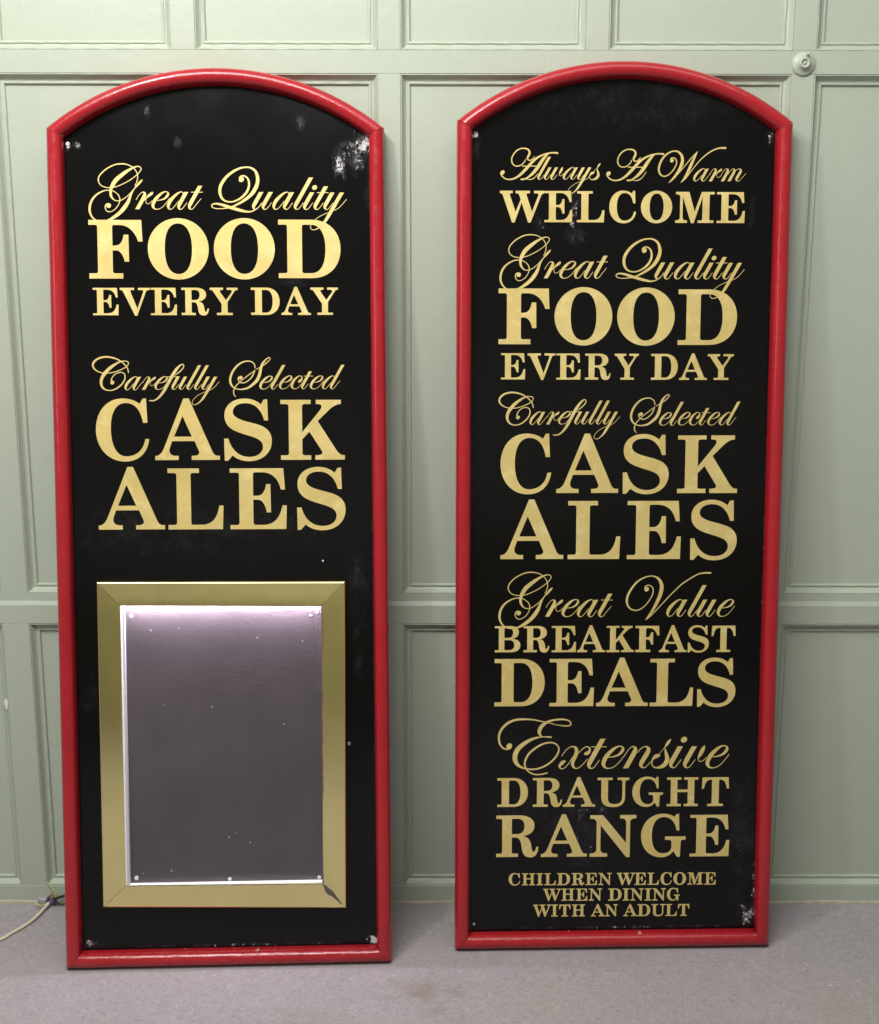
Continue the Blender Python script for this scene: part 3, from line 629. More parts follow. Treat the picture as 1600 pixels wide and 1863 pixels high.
("Selected", "NN29.7,1243.5,1.23 26.5,1247.9,2.11 25.7,1253.2,2.46 26.7,1259.3,2.28 30.8,1266.4,2.28 37.9,1273.8,1.93 45.9,1280.8,1.75 56.5,1288.7,1.75 69.8,1298.3,1.4|NN74.7,1301.8,1.23 78.6,1304,1.58 87.5,1308.8,1.23 96.3,1315.4,2.28 103.4,1322.4,1.75 104.5,1325.7,1.75 101.3,1326.8,1.93 94.7,1322.4,2.81 87.5,1312.8,4.82 83.9,1302.3,5.79 81.1,1290,6.32 75.7,1278.6,6.5 66.8,1269.8,5.44 57,1262.8,4.21 47.3,1259.9,3.34 37.7,1259.3,2.28 28.9,1261.7,2.46 22,1267.3,3.86 19,1275.2,4.56 19.2,1283.9,4.73 23.3,1295.3,4.38 30.5,1305.8,4.03 39.3,1313.7,3.5 48.2,1318.1,2.8 57.8,1319.5,2.28 65.7,1317.4,2.28 70.9,1311.9,2.28 72.1,1304.9,1.93|NN71.8,1300.5,1.58 70.2,1296.1,2.1 66.1,1287.4,2.46 59,1279.5,2.28 51.9,1274.7,2.11 44.9,1272.9,2.11 38.8,1275.1,2.11 35.8,1280.4,2.28 36.7,1285.2,2.45|DN41.1,1284.2,4.03,4.03|NN88.3,1273.4,0.84 95.6,1274.4,1.54 102.3,1276.9,2.65 106.8,1281.6,3.63 107.9,1285.2,2.79 105.5,1287.3,1.4 100.8,1286.9,2.23 94,1282.4,4.05 87.1,1275.3,5.17 83.5,1268.5,5.03 83,1264.3,4.19 85.1,1261,2.51 89,1259.7,1.26 95.4,1261.3,1.06 102.2,1266.8,1.01 110.1,1276.7,0.89|FN133.1,1311,6 114.1,1277.8,5.87 108.5,1268,5.73 107,1264.1,4.61 107.6,1261.1,2.8 109.9,1259.7,1.4 113,1260.9,1.06 116.4,1265,1.01 120.3,1270.1,0.95|NN130.1,1273.8,0.84 137.4,1274.8,1.53 144.1,1277.3,2.65 148.6,1282,3.63 149.6,1285.6,2.79 147.3,1287.7,1.39 142.5,1287.3,2.23 135.8,1282.8,4.04 128.9,1275.7,5.16 125.3,1268.9,5.02 124.8,1264.7,4.18 126.9,1261.4,2.51 130.8,1260.1,1.26 137.2,1261.7,1.06 144,1267.2,1 151.9,1277.1,0.89|NN164.8,1275.2,3.35 166.8,1276.6,5.58 169.9,1279.3,4.74 171.9,1283.2,2.51 170.8,1286.6,1.67 167.2,1287.7,1.4 163.3,1286.3,2.51 155.1,1279.1,4.74 150.5,1270.4,5.3 149.9,1264.9,4.47 152.7,1261.5,2.51 157.4,1260.1,1.26 163,1262.6,1.01 171.2,1271.5,0.95|FN189.8,1297.5,5.96 178.8,1278.2,5.82 173.2,1268.5,5.68 171.7,1264.6,4.57 172.3,1261.6,2.77 174.7,1260.2,1.39 177.7,1261.4,1.05 181.1,1265.4,1 184.9,1270.5,0.94|NN176.3,1287.4,1.23 195.1,1287.4,1.23|NN196,1273.7,0.84 203.3,1274.7,1.54 210,1277.2,2.65 214.6,1281.9,3.63 215.6,1285.5,2.79 213.2,1287.6,1.4 208.5,1287.2,2.23 201.7,1282.8,4.05 194.8,1275.6,5.17 191.2,1268.8,5.03 190.7,1264.6,4.19 192.8,1261.3,2.52 196.7,1260,1.26 203.2,1261.6,1.06 209.9,1267.1,1.01 217.9,1277,0.89|NN241.2,1282.3,1.17 240.1,1286.6,1.17 237,1287.8,1.54 231.1,1284.8,3.21 223.7,1278.1,4.89 218.9,1272.1,5.31 216.5,1266.2,4.75 216.6,1262.9,3.5 218.1,1260.6,1.96 220.2,1260,1.26 223.6,1261.7,1.06 227.5,1265.9,1.06 233.2,1273.1,0.95|FN259.4,1311.3,6.01 240.5,1278.1,5.87 235,1268.4,5.73 233.4,1264.4,4.61 234.1,1261.4,2.8 236.4,1260,1.4 239.5,1261.2,1.06 242.9,1265.3,1.01 247.4,1270.8,0.95 252.8,1277,0.84")]
RIGHT_LETTERS = """W -261.9 -167.4 1606.2 1671.1
E -167.1 -107.9 1606.1 1670.9
L -97.9 -39.4 1606 1670.6
C -29.2 28 1605.8 1670.4
O 38.3 105 1605.7 1670.2
M 111.9 195.1 1605.5 1670
E 200.6 260.7 1605.4 1669.7
F -263.4 -154.5 1349.5 1467.3
O -143.5 -19.2 1349.1 1466.9
O -8.7 115.3 1348.6 1466.4
D 122.5 249.9 1348.2 1465.9
E -257.5 -205.4 1274.5 1330.3
V -200.6 -140.5 1274.3 1330
E -138.3 -86.1 1274.1 1329.8
R -76.5 -21.1 1274 1329.5
Y -12.6 39.4 1273.8 1329.3
D 66.4 124.2 1273.6 1329
A 127.4 187.5 1273.4 1328.7
Y 188.5 245.1 1273.3 1328.5
C -257.7 -147.3 1029.3 1155
A -135.8 -0.9 1028.9 1154.6
S 8.8 109.1 1028.5 1154.1
K 128.2 259.7 1028 1153.6
A -257 -119 884 1011.7
L -109.4 5.5 883.5 1011.3
E 20.5 138.8 883 1011
S 159.6 262.1 882.5 1010.6
B -268.1 -211.7 676.6 735.2
R -204.8 -147.8 676.3 735
E -142.5 -88.8 676.1 734.8
A -86.4 -24.2 675.8 734.6
K -21.2 39.4 675.5 734.3
F 42.7 95.7 675.2 734.1
A 95.2 157.1 674.9 733.9
S 159.3 206.2 674.6 733.7
T 211.7 265.3 674.4 733.6
D -268.4 -157.3 554.6 661.4
E -146.5 -47.7 553.9 660.9
A -42.5 72.5 553.3 660.4
L 76.9 173.6 552.6 660
S 182.6 268.2 552 659.5
D -261 -192.5 324.1 390.6
R -181.6 -115.8 323.7 390.2
A -114.1 -41.5 323.3 389.9
U -36.7 34.7 322.9 389.6
G 41.8 111 322.6 389.2
H 119.7 190 322.2 388.9
T 198.3 259.6 321.8 388.5
R -263.1 -167.9 207.8 304.2
A -162.1 -58.6 207 303.6
N -52.2 51.9 206.3 302.9
G 63.3 164.1 205.5 302.2
E 174 263.2 204.7 301.6
C -234.5 -208.6 141.3 169.3
H -204.4 -174.8 141.1 169.1
I -171.6 -157.1 140.9 169
L -153.7 -128 140.7 168.8
D -125.3 -95.9 140.5 168.7
R -92.2 -63.8 140.3 168.5
E -61.2 -34.9 140.1 168.4
N -31.4 -1.5 139.9 168.2
W 10.1 51.2 139.6 168
E 50 76.1 139.3 167.9
L 79.9 105.6 139.1 167.7
C 109.2 134.9 138.9 167.6
O 138.4 167.6 138.7 167.4
M 170.5 206.6 138.5 167.2
E 209.1 234.9 138.2 167
W -156.2 -116 104.1 132.4
H -114.8 -85.6 103.8 132.2
E -82.1 -56.1 103.5 132
N -52.7 -22.7 103.3 131.8
D -8.7 21.5 102.9 131.5
I 24.1 39 102.7 131.3
N 41.6 71.3 102.5 131.1
I 74.2 89.1 102.2 131
N 91.7 121.8 102 130.8
G 124.5 154.1 101.7 130.6
W -178.7 -138.3 67 95.3
I -137.6 -122.8 66.8 95.1
T -119.9 -93.9 66.6 94.9
H -90.8 -61.1 66.5 94.7
A -47.9 -15.8 66.2 94.4
N -15.7 13.5 66 94.2
A 25.9 57.7 65.8 93.9
D 58 87.4 65.6 93.7
U 89.8 121 65.4 93.5
L 121.8 148 65.2 93.3
T 150.1 176.4 65 93.1"""
RIGHT_WORDS = [
("Always", "NN-207.8,1736.2,1.37 -209.5,1732,1.89 -214.7,1726,2.06 -221.7,1722.3,2.24 -229.5,1722.3,2.23 -235.2,1726.8,2.41 -237.4,1734.4,2.4 -235.3,1742.9,2.4 -228.8,1751.8,2.4 -220.2,1757.3,2.4 -211.5,1758.4,2.57 -203.6,1756.5,3.26 -199.8,1751.5,3.95 -200.5,1745.5,4.47 -203.3,1740.5,3.95 -203.5,1736.2,2.92 -200,1733.7,2.23 -194.7,1735.4,2.06 -191.3,1738.8,1.72 -189.1,1741.8,1.03|NN-140.8,1748.9,4.12 -147.8,1749.6,3.09 -156.5,1749.1,2.92 -167.8,1746.5,2.92 -180.8,1740.6,3.95 -191.2,1732.9,5.16 -201.6,1721.8,5.85 -212,1710.7,5.85 -222.4,1701.4,4.48 -232.8,1695.8,3.27 -243.3,1694.3,2.58 -252,1696.6,2.41 -258.2,1702.1,2.41 -260.2,1707.2,2.24 -259.1,1710.1,2.24|DN-256.4,1708.5,4.47,4.47|NN-154.8,1749.1,1.03 -161.7,1746.6,3.44 -169.5,1738.1,5.67 -177.2,1727,6.88 -184.1,1716.8,6.88 -192.8,1706.6,5.68 -201.4,1699.7,3.79 -207.5,1695.9,2.93 -211.9,1694.8,3.45 -217.1,1694.6,2.93|NN-214.7,1721.8,1.89 -184.2,1721.9,1.89|NN-206.6,1695.5,1.21 -198.8,1694.4,1.55 -191.8,1696,1.72 -185.7,1701.5,1.38 -181.9,1706.6,1.03|FN-157.3,1741.2,5.45 -174.5,1710.9,5.33 -179.4,1702.1,5.21 -180.8,1698.6,4.19 -180.1,1695.8,2.54 -177.9,1694.6,1.27 -175.1,1695.7,0.97 -172.1,1699.4,0.91 -168.6,1704,0.86|FN-156,1719.5,5.46 -160.8,1710.9,5.33 -165.7,1702.1,5.21 -167.1,1698.6,4.19 -166.4,1695.9,2.54 -164.2,1694.6,1.27 -161.4,1695.8,0.97 -158.3,1699.4,0.92 -154.9,1704.1,0.86|FN-142.1,1719.5,5.46 -146.9,1711,5.34 -151.8,1702.2,5.21 -153.2,1698.7,4.2 -152.5,1695.9,2.54 -150.3,1694.7,1.27 -147.5,1695.8,0.97 -144.5,1699.5,0.92 -141,1704.1,0.86|NN-129.2,1719.9,1.26 -130.4,1717.3,3.77 -132.9,1712.5,4.53 -135.4,1707.9,3.02 -136.5,1705,1.01 -135.6,1702.8,0.91 -133.6,1702,0.86 -130.6,1703.1,0.86 -127.1,1706.5,0.75|NN-104.3,1714.8,1.06 -105.3,1718.6,1.06 -108.2,1719.6,1.39 -113.6,1717,2.9 -120.2,1711,4.42 -124.5,1705.6,4.8 -126.6,1700.3,4.29 -126.4,1697.3,3.16 -125,1695.3,1.77 -123.1,1694.8,1.14 -120,1696.3,0.96 -116.5,1700.1,0.96 -111.4,1706.6,0.86|FN-100,1719.5,5.43 -104.8,1711.1,5.3 -109.7,1702.3,5.18 -111,1698.8,4.17 -110.4,1696.1,2.53 -108.2,1694.9,1.26 -105.4,1696,0.96 -102.4,1699.6,0.91 -99,1704.2,0.86|FN-85.2,1719.6,5.43 -90,1711.1,5.3 -94.8,1702.4,5.18 -96.2,1698.9,4.17 -95.5,1696.1,2.53 -93.3,1694.9,1.26 -90.5,1696,0.96 -87.5,1699.7,0.91 -84.1,1704.3,0.86|FN-71.6,1719.7,5.43 -79.2,1706.7,5.31 -87.4,1692.2,5.06 -95.5,1678.9,4.05 -101.8,1671.4,2.53 -108.2,1666.6,1.52 -113.5,1665.1,1.14 -117.1,1666.9,1.14 -117.7,1670.4,0.96 -114.7,1675.9,0.91 -107.1,1682.9,0.86 -98.4,1687.7,0.91 -91.5,1690.4,0.81 -83.1,1693.4,0.81 -74.7,1698.5,0.86 -64.6,1709.7,0.81|NN-63.8,1710.2,0.52 -56.8,1718.1,0.88 -54.6,1721.3,2.59 -52,1725,3.36 -49.6,1728.1,1.29|NN-56.1,1718.1,0.52 -55.2,1713,2.85 -53.7,1707.4,4.53 -53.6,1703.1,5.18 -56.6,1698.3,5.18 -60.2,1695.9,4.14 -65.4,1694.6,2.07 -69.4,1695.3,1.42 -71.8,1698.3,1.29 -72,1702.2,1.68 -69.9,1705.8,2.85 -66.9,1708,4.92 -63.8,1709.1,3.62"),
("A", "NN16.8,1735,1.38 15.1,1730.7,1.9 10,1724.8,2.07 3,1721.1,2.24 -4.9,1721.1,2.24 -10.6,1725.5,2.41 -12.9,1733.2,2.41 -10.9,1741.7,2.41 -4.5,1750.6,2.41 4.2,1756.1,2.41 12.9,1757.3,2.58 20.8,1755.4,3.27 24.7,1750.3,3.96 24.1,1744.3,4.48 21.3,1739.2,3.96 21.2,1735,2.93 24.7,1732.5,2.24 29.9,1734.2,2.07 33.4,1737.6,1.72 35.5,1740.6,1.03|NN84,1747.7,4.14 76.9,1748.4,3.1 68.2,1747.9,2.93 56.9,1745.3,2.93 43.8,1739.3,3.97 33.5,1731.7,5.17 23.2,1720.6,5.87 12.8,1709.5,5.87 2.5,1700.1,4.49 -7.9,1694.5,3.28 -18.4,1693,2.59 -27.2,1695.3,2.42 -33.4,1700.8,2.42 -35.5,1705.9,2.24 -34.4,1708.9,2.24|DN-31.8,1707.2,4.49,4.49|NN69.9,1747.9,1.03 63,1745.4,3.45 55.3,1736.8,5.69 47.6,1725.8,6.9 40.8,1715.5,6.91 32.2,1705.3,5.7 23.5,1698.4,3.8 17.5,1694.6,2.94 13.1,1693.5,3.46 7.9,1693.3,2.94|NN10,1720.5,1.9 40.7,1720.6,1.9|NN19.1,1693.7,1.21 27.3,1693,1.61 34.4,1695,2.02 41.4,1701,1.61 48.4,1710.9,1.21"),
("Warm", "NN100.2,1733.9,1.71 100.2,1738.1,2.44 104.1,1740.3,2.2 109.7,1738.4,2.2 112.6,1730.9,2.45 110.1,1722.5,2.45 104.1,1712.8,2.2 95.5,1705,2.2 86.9,1701.9,2.45 79.4,1704.9,3.18 75.2,1712.7,3.92 75.6,1722.4,4.16 80,1734.4,4.16 87.3,1744.1,3.66 97.1,1751.3,2.93 106.9,1754.1,2.69 115.7,1752.4,3.66 122.6,1745.4,5.13 125,1735.8,6.11 123.1,1726.2,6.36 117.7,1714.1,5.63 110.5,1703.2,4.9 103.2,1694.7,3.43 96.7,1688.7,0.98|DN102.6,1734.2,3.67,3.67|NN96.7,1688.7,0.98 106.9,1697.2,1.47 117.8,1709.3,1.84 131.2,1725,1.84 144.5,1740.7,1.96 156.6,1753.2,1.22|NN156.6,1753.4,0.98 150.7,1741.9,4.4 144.7,1728.7,5.63 138.8,1715.4,5.63 132.9,1703.3,4.66 127.5,1694.8,3.19 122,1688.8,0.98|NN122,1688.8,0.98 131.8,1697.3,1.72 143.9,1713,1.84 158.4,1731.1,1.84 170.5,1743.2,2.2 182.7,1752.3,2.45 195,1758.4,2.69 204.9,1760.8,3.18 215.5,1760.9,4.16|NN173.9,1713,1.11 172.7,1717,1.11 169.7,1718,1.45 164.1,1715.3,3.03 157.3,1709.1,4.61 152.9,1703.5,5.01 150.7,1697.9,4.48 150.9,1694.8,3.3 152.4,1692.7,1.85 154.5,1692.2,1.19 157.6,1693.7,1 161.3,1697.6,1 166.5,1704.4,0.9|FN178.2,1718,5.66 173.3,1709.1,5.53 168.3,1700,5.41 167,1696.4,4.35 167.7,1693.5,2.64 170,1692.2,1.32 172.9,1693.4,1 176,1697.2,0.95 180.2,1702.4,0.9 185.1,1708.1,0.79|NF183.2,1706.3,0.92 186.2,1711.5,0.9 190,1715.9,0.9 193.4,1717.8,1.32 196.3,1716.1,3.43 195.9,1711.9,5.27 191.7,1703.7,5.54 185.1,1692,5.54|NN193.4,1703,0.53 198.4,1708.2,1.32 202.7,1712.2,3.43 206.9,1715.3,4.09 208.5,1717,2.9 209.1,1717.9,0.79|NN198.9,1707.8,0.79 198.4,1704.4,0.79 199.5,1701.3,0.87 202.3,1700.1,0.87 205.8,1701.7,0.87 208.5,1705.1,0.79|NF208.8,1706.4,0.92 211.9,1711.6,0.9 215.6,1716,0.9 219.1,1717.9,1.32 222,1716.2,3.43 221.5,1712,5.27 217.3,1703.8,5.54 210.8,1692.1,5.54|NF222.8,1706.4,0.92 225.8,1711.7,0.9 229.6,1716.1,0.9 233,1717.9,1.32 235.9,1716.2,3.43 235.5,1712,5.27 231.3,1703.8,5.54 224.7,1692.2,5.54|NN236.1,1710.5,0.9 240.5,1715.6,1.05 245.6,1718,1.32 249.1,1716.2,3.35 249.4,1712.5,5.01 244.5,1703.9,5.54 241.2,1698.1,5.02 240.9,1694.8,3.7 243.4,1692.6,1.58 246.3,1693,1.06 250,1696.7,0.9 252.6,1699.5,0.84 256.7,1703.7,0.79 260.4,1707.9,0.74"),
("Great", "NN-168,1536.3,1.18 -164.3,1544.8,1.68 -162.8,1553.3,1.85 -164.5,1562.6,1.68 -171.3,1571.8,1.68 -182.1,1577.9,1.84 -195.5,1580,2.35 -210.5,1577.8,2.35 -227,1569.2,2.35 -238.6,1558.1,2.35 -242.3,1549.7,2.18 -241.5,1542.9,2.02 -236,1536.2,1.85 -226.8,1532.8,1.68 -216.8,1532.4,1.68 -205.1,1534.5,1.68 -191,1540.5,1.68 -176.1,1549,1.68 -163.6,1558.8,1.68 -157,1566.8,1.68 -156.3,1571.9,1.68 -161.3,1575,1.85 -170.4,1573.1,2.85 -182.9,1566.3,5.2 -195.3,1557.4,7.39 -206.9,1547.2,8.23 -214.3,1535.4,7.4 -217.2,1526,5.21 -216.7,1516.7,4.71 -213.3,1510.8,3.37 -208.3,1506.5,2.02 -201.6,1505.7,1.85 -193.3,1508.3,1.68 -182.5,1515.9,1.68 -174.2,1524.4,1.68 -168.4,1531.2,2.19 -161.8,1538.9,4.37 -156,1545.2,3.7 -152.9,1548.4,1.01|NN-166.7,1532.9,1.18 -171.7,1526.1,2.19 -176.6,1516.8,4.21 -181.5,1504,6.74 -188.9,1492.1,8.01 -198.1,1481.9,7.17 -208,1474.2,6.33 -218,1468.3,4.22 -228,1465,2.53 -236.4,1464.1,2.11 -246.4,1466.5,2.53 -254,1472.5,3.2 -259.1,1482.7,4.21 -259.5,1492.9,4.72 -256.7,1503.9,4.38 -249.2,1514.9,3.78 -238.4,1522.6,2.86 -228.4,1526.4,2.19 -220.1,1526.9,1.85 -210.1,1524.4,1.68 -201.7,1517.6,1.85 -198.4,1509.1,2.02 -199.9,1500.6,1.68 -205.7,1491.3,1.69 -213.1,1485.3,1.52 -219.8,1483.6,1.69 -225.7,1486.1,1.69 -228,1492.1,2.02 -226.6,1497.6,2.53 -222.4,1499.7,3.37|DN-220.7,1495.9,4.55,4.55|NF-165.3,1508,1.21 -161.3,1515,1.18 -156.4,1521,1.18 -151.9,1523.4,1.73 -148.3,1521.2,4.51 -148.9,1515.5,6.93 -154.4,1504.4,7.29 -163.1,1488.8,7.29|NN-152.2,1503.5,0.69 -145.7,1510.5,1.73 -140.1,1516,4.51 -134.7,1520.1,5.37 -132.6,1522.4,3.81 -131.8,1523.6,1.04|NN-145.1,1510,1.04 -145.8,1505.4,1.04 -144.5,1501.2,1.15 -140.8,1499.7,1.15 -136.4,1501.8,1.15 -132.7,1506.3,1.04|NN-124.6,1506.3,1.05 -115.6,1507.6,1.93 -107.2,1510.8,3.34 -101.7,1516.8,4.57 -100.6,1521.4,3.51 -103.6,1524.1,1.76 -109.5,1523.5,2.81 -117.8,1517.8,5.09 -126.2,1508.7,6.5 -130.5,1500.1,6.33 -131,1494.7,5.28 -128.3,1490.5,3.17 -123.4,1488.9,1.58 -115.4,1491,1.34 -107.1,1498,1.27 -97.5,1510.6,1.13|NN-69.6,1517.1,1.47 -71,1522.5,1.47 -74.9,1523.9,1.92 -82.2,1520.2,4.02 -91.2,1511.7,6.12 -97,1504.2,6.65 -99.8,1496.7,5.95 -99.6,1492.4,4.38 -97.7,1489.5,2.45 -95,1488.8,1.58 -90.9,1490.9,1.33 -86.1,1496.2,1.33 -79.3,1505.4,1.19|FN-63.9,1523.8,7.52 -70.3,1511.8,7.35 -76.9,1499.4,7.18 -78.7,1494.5,5.78 -77.9,1490.6,3.5 -74.9,1488.8,1.75 -71.1,1490.4,1.33 -67,1495.6,1.26 -62.4,1502.1,1.19|FN-35.6,1536.4,7.52 -48.7,1511.8,7.35 -55.3,1499.5,7.18 -57.1,1494.5,5.78 -56.3,1490.6,3.5 -53.3,1488.9,1.75 -49.5,1490.5,1.33 -45.4,1495.6,1.26 -39.9,1502.7,1.19 -33.4,1510.4,1.05|NN-53.6,1523.4,1.37 -31,1523.5,1.37"),
("Quality", "NN43.9,1546.9,2.33 43.8,1551.5,3.02 49.7,1555,2.79 57.4,1552.5,3.02 62.2,1544.7,3.96 62.7,1533.2,4.43 57.9,1521.6,4.66 49.3,1512.4,4.2 38.8,1506,3.27 28.2,1502.8,2.8 17.6,1503.7,3.03 9.3,1508.8,4.2 4.6,1518.1,5.59 4,1529.6,6.05 7.6,1540,6.05 16.8,1552.6,5.58 29.5,1563,4.88 43.5,1569.9,3.72 55.2,1572,3.02 65.8,1570.9,3.49 75.4,1564.3,4.88 79.7,1553.9,6.28 80.5,1543.6,6.99 77.2,1532,7.69 70.3,1520.5,7.23 61.1,1511.3,5.83 49.4,1503.2,4.9 38.9,1497.4,3.74 30.7,1493.3,3.27 21.4,1491,2.57 9.6,1489.4,1.87 -2.2,1489.2,1.63 -10.5,1491.5,1.87 -12.3,1495.3,2.1 -9.4,1498.2,2.57 -2.4,1499,3.5 9.5,1496.7,4.9 23.7,1492.1,5.84 37.9,1488.1,6.07 51,1484.7,5.14 62.8,1482.9,3.27 72.2,1484.7,2.34 79.2,1488.8,1.64 85,1494,1.52 89.6,1499.8,1.4|DN47.2,1547.5,5.12,5.12|FN88.2,1522.6,7.65 81.6,1510.6,7.47 74.8,1498.3,7.3 73,1493.4,5.88 73.9,1489.5,3.56 77,1487.7,1.78 81,1489.3,1.35 85.2,1494.4,1.28 89.9,1501,1.21|FN107.7,1522.7,7.65 101.1,1510.7,7.48 94.3,1498.3,7.3 92.5,1493.4,5.88 93.4,1489.5,3.56 96.5,1487.8,1.78 100.4,1489.3,1.35 104.6,1494.5,1.28 109.4,1501,1.21|NN145.2,1515.7,1.47 143.7,1521,1.47 139.7,1522.4,1.93 132.3,1518.8,4.03 123.3,1510.4,6.13 117.4,1503,6.66 114.6,1495.6,5.96 114.8,1491.4,4.38 116.8,1488.6,2.46 119.5,1487.9,1.58 123.7,1490,1.33 128.6,1495.2,1.33 135.5,1504.2,1.19|FN151,1522.3,7.53 144.5,1510.5,7.36 137.9,1498.3,7.19 136.1,1493.5,5.79 137,1489.6,3.51 140.1,1487.9,1.75 143.9,1489.5,1.33 148.1,1494.5,1.26 152.7,1501,1.19|FN189.3,1551.9,7.52 166.5,1510.5,7.36 159.9,1498.4,7.19 158.1,1493.5,5.79 159,1489.7,3.51 162.1,1487.9,1.76 166,1489.5,1.33 170.1,1494.6,1.26 174.7,1501,1.19|FN192.1,1522.2,7.54 185.7,1510.4,7.36 179,1498.2,7.19 177.3,1493.3,5.79 178.2,1489.5,3.51 181.2,1487.8,1.76 185.1,1489.4,1.33 189.3,1494.4,1.26 193.9,1500.8,1.19|DN197.1,1532,5.11,4.8|FN220.2,1534.2,7.53 207.2,1510.4,7.37 200.6,1498.2,7.2 198.8,1493.4,5.79 199.7,1489.6,3.51 202.8,1487.8,1.76 206.6,1489.4,1.33 210.8,1494.4,1.26 215.4,1500.9,1.19|NN202.5,1521.7,1.43 225.2,1521.7,1.43|FN233.7,1521.9,7.47 227.3,1510.2,7.3 220.8,1498.2,7.14 219,1493.4,5.74 219.9,1489.6,3.48 223,1487.9,1.74 226.8,1489.4,1.32 230.9,1494.4,1.25 235.5,1500.8,1.18|FN253.1,1522,7.48 243.1,1504.1,7.31 232,1484.1,6.97 221.2,1465.8,5.58 212.6,1455.4,3.49 204,1448.8,2.09 196.6,1446.7,1.57 191.6,1449.2,1.57 190.8,1454,1.33 194.8,1461.6,1.26 205.2,1471.3,1.19 217,1477.8,1.25 226.4,1481.7,1.12 237.9,1485.8,1.12 249.4,1492.7,1.18 263,1508.2,1.11"),
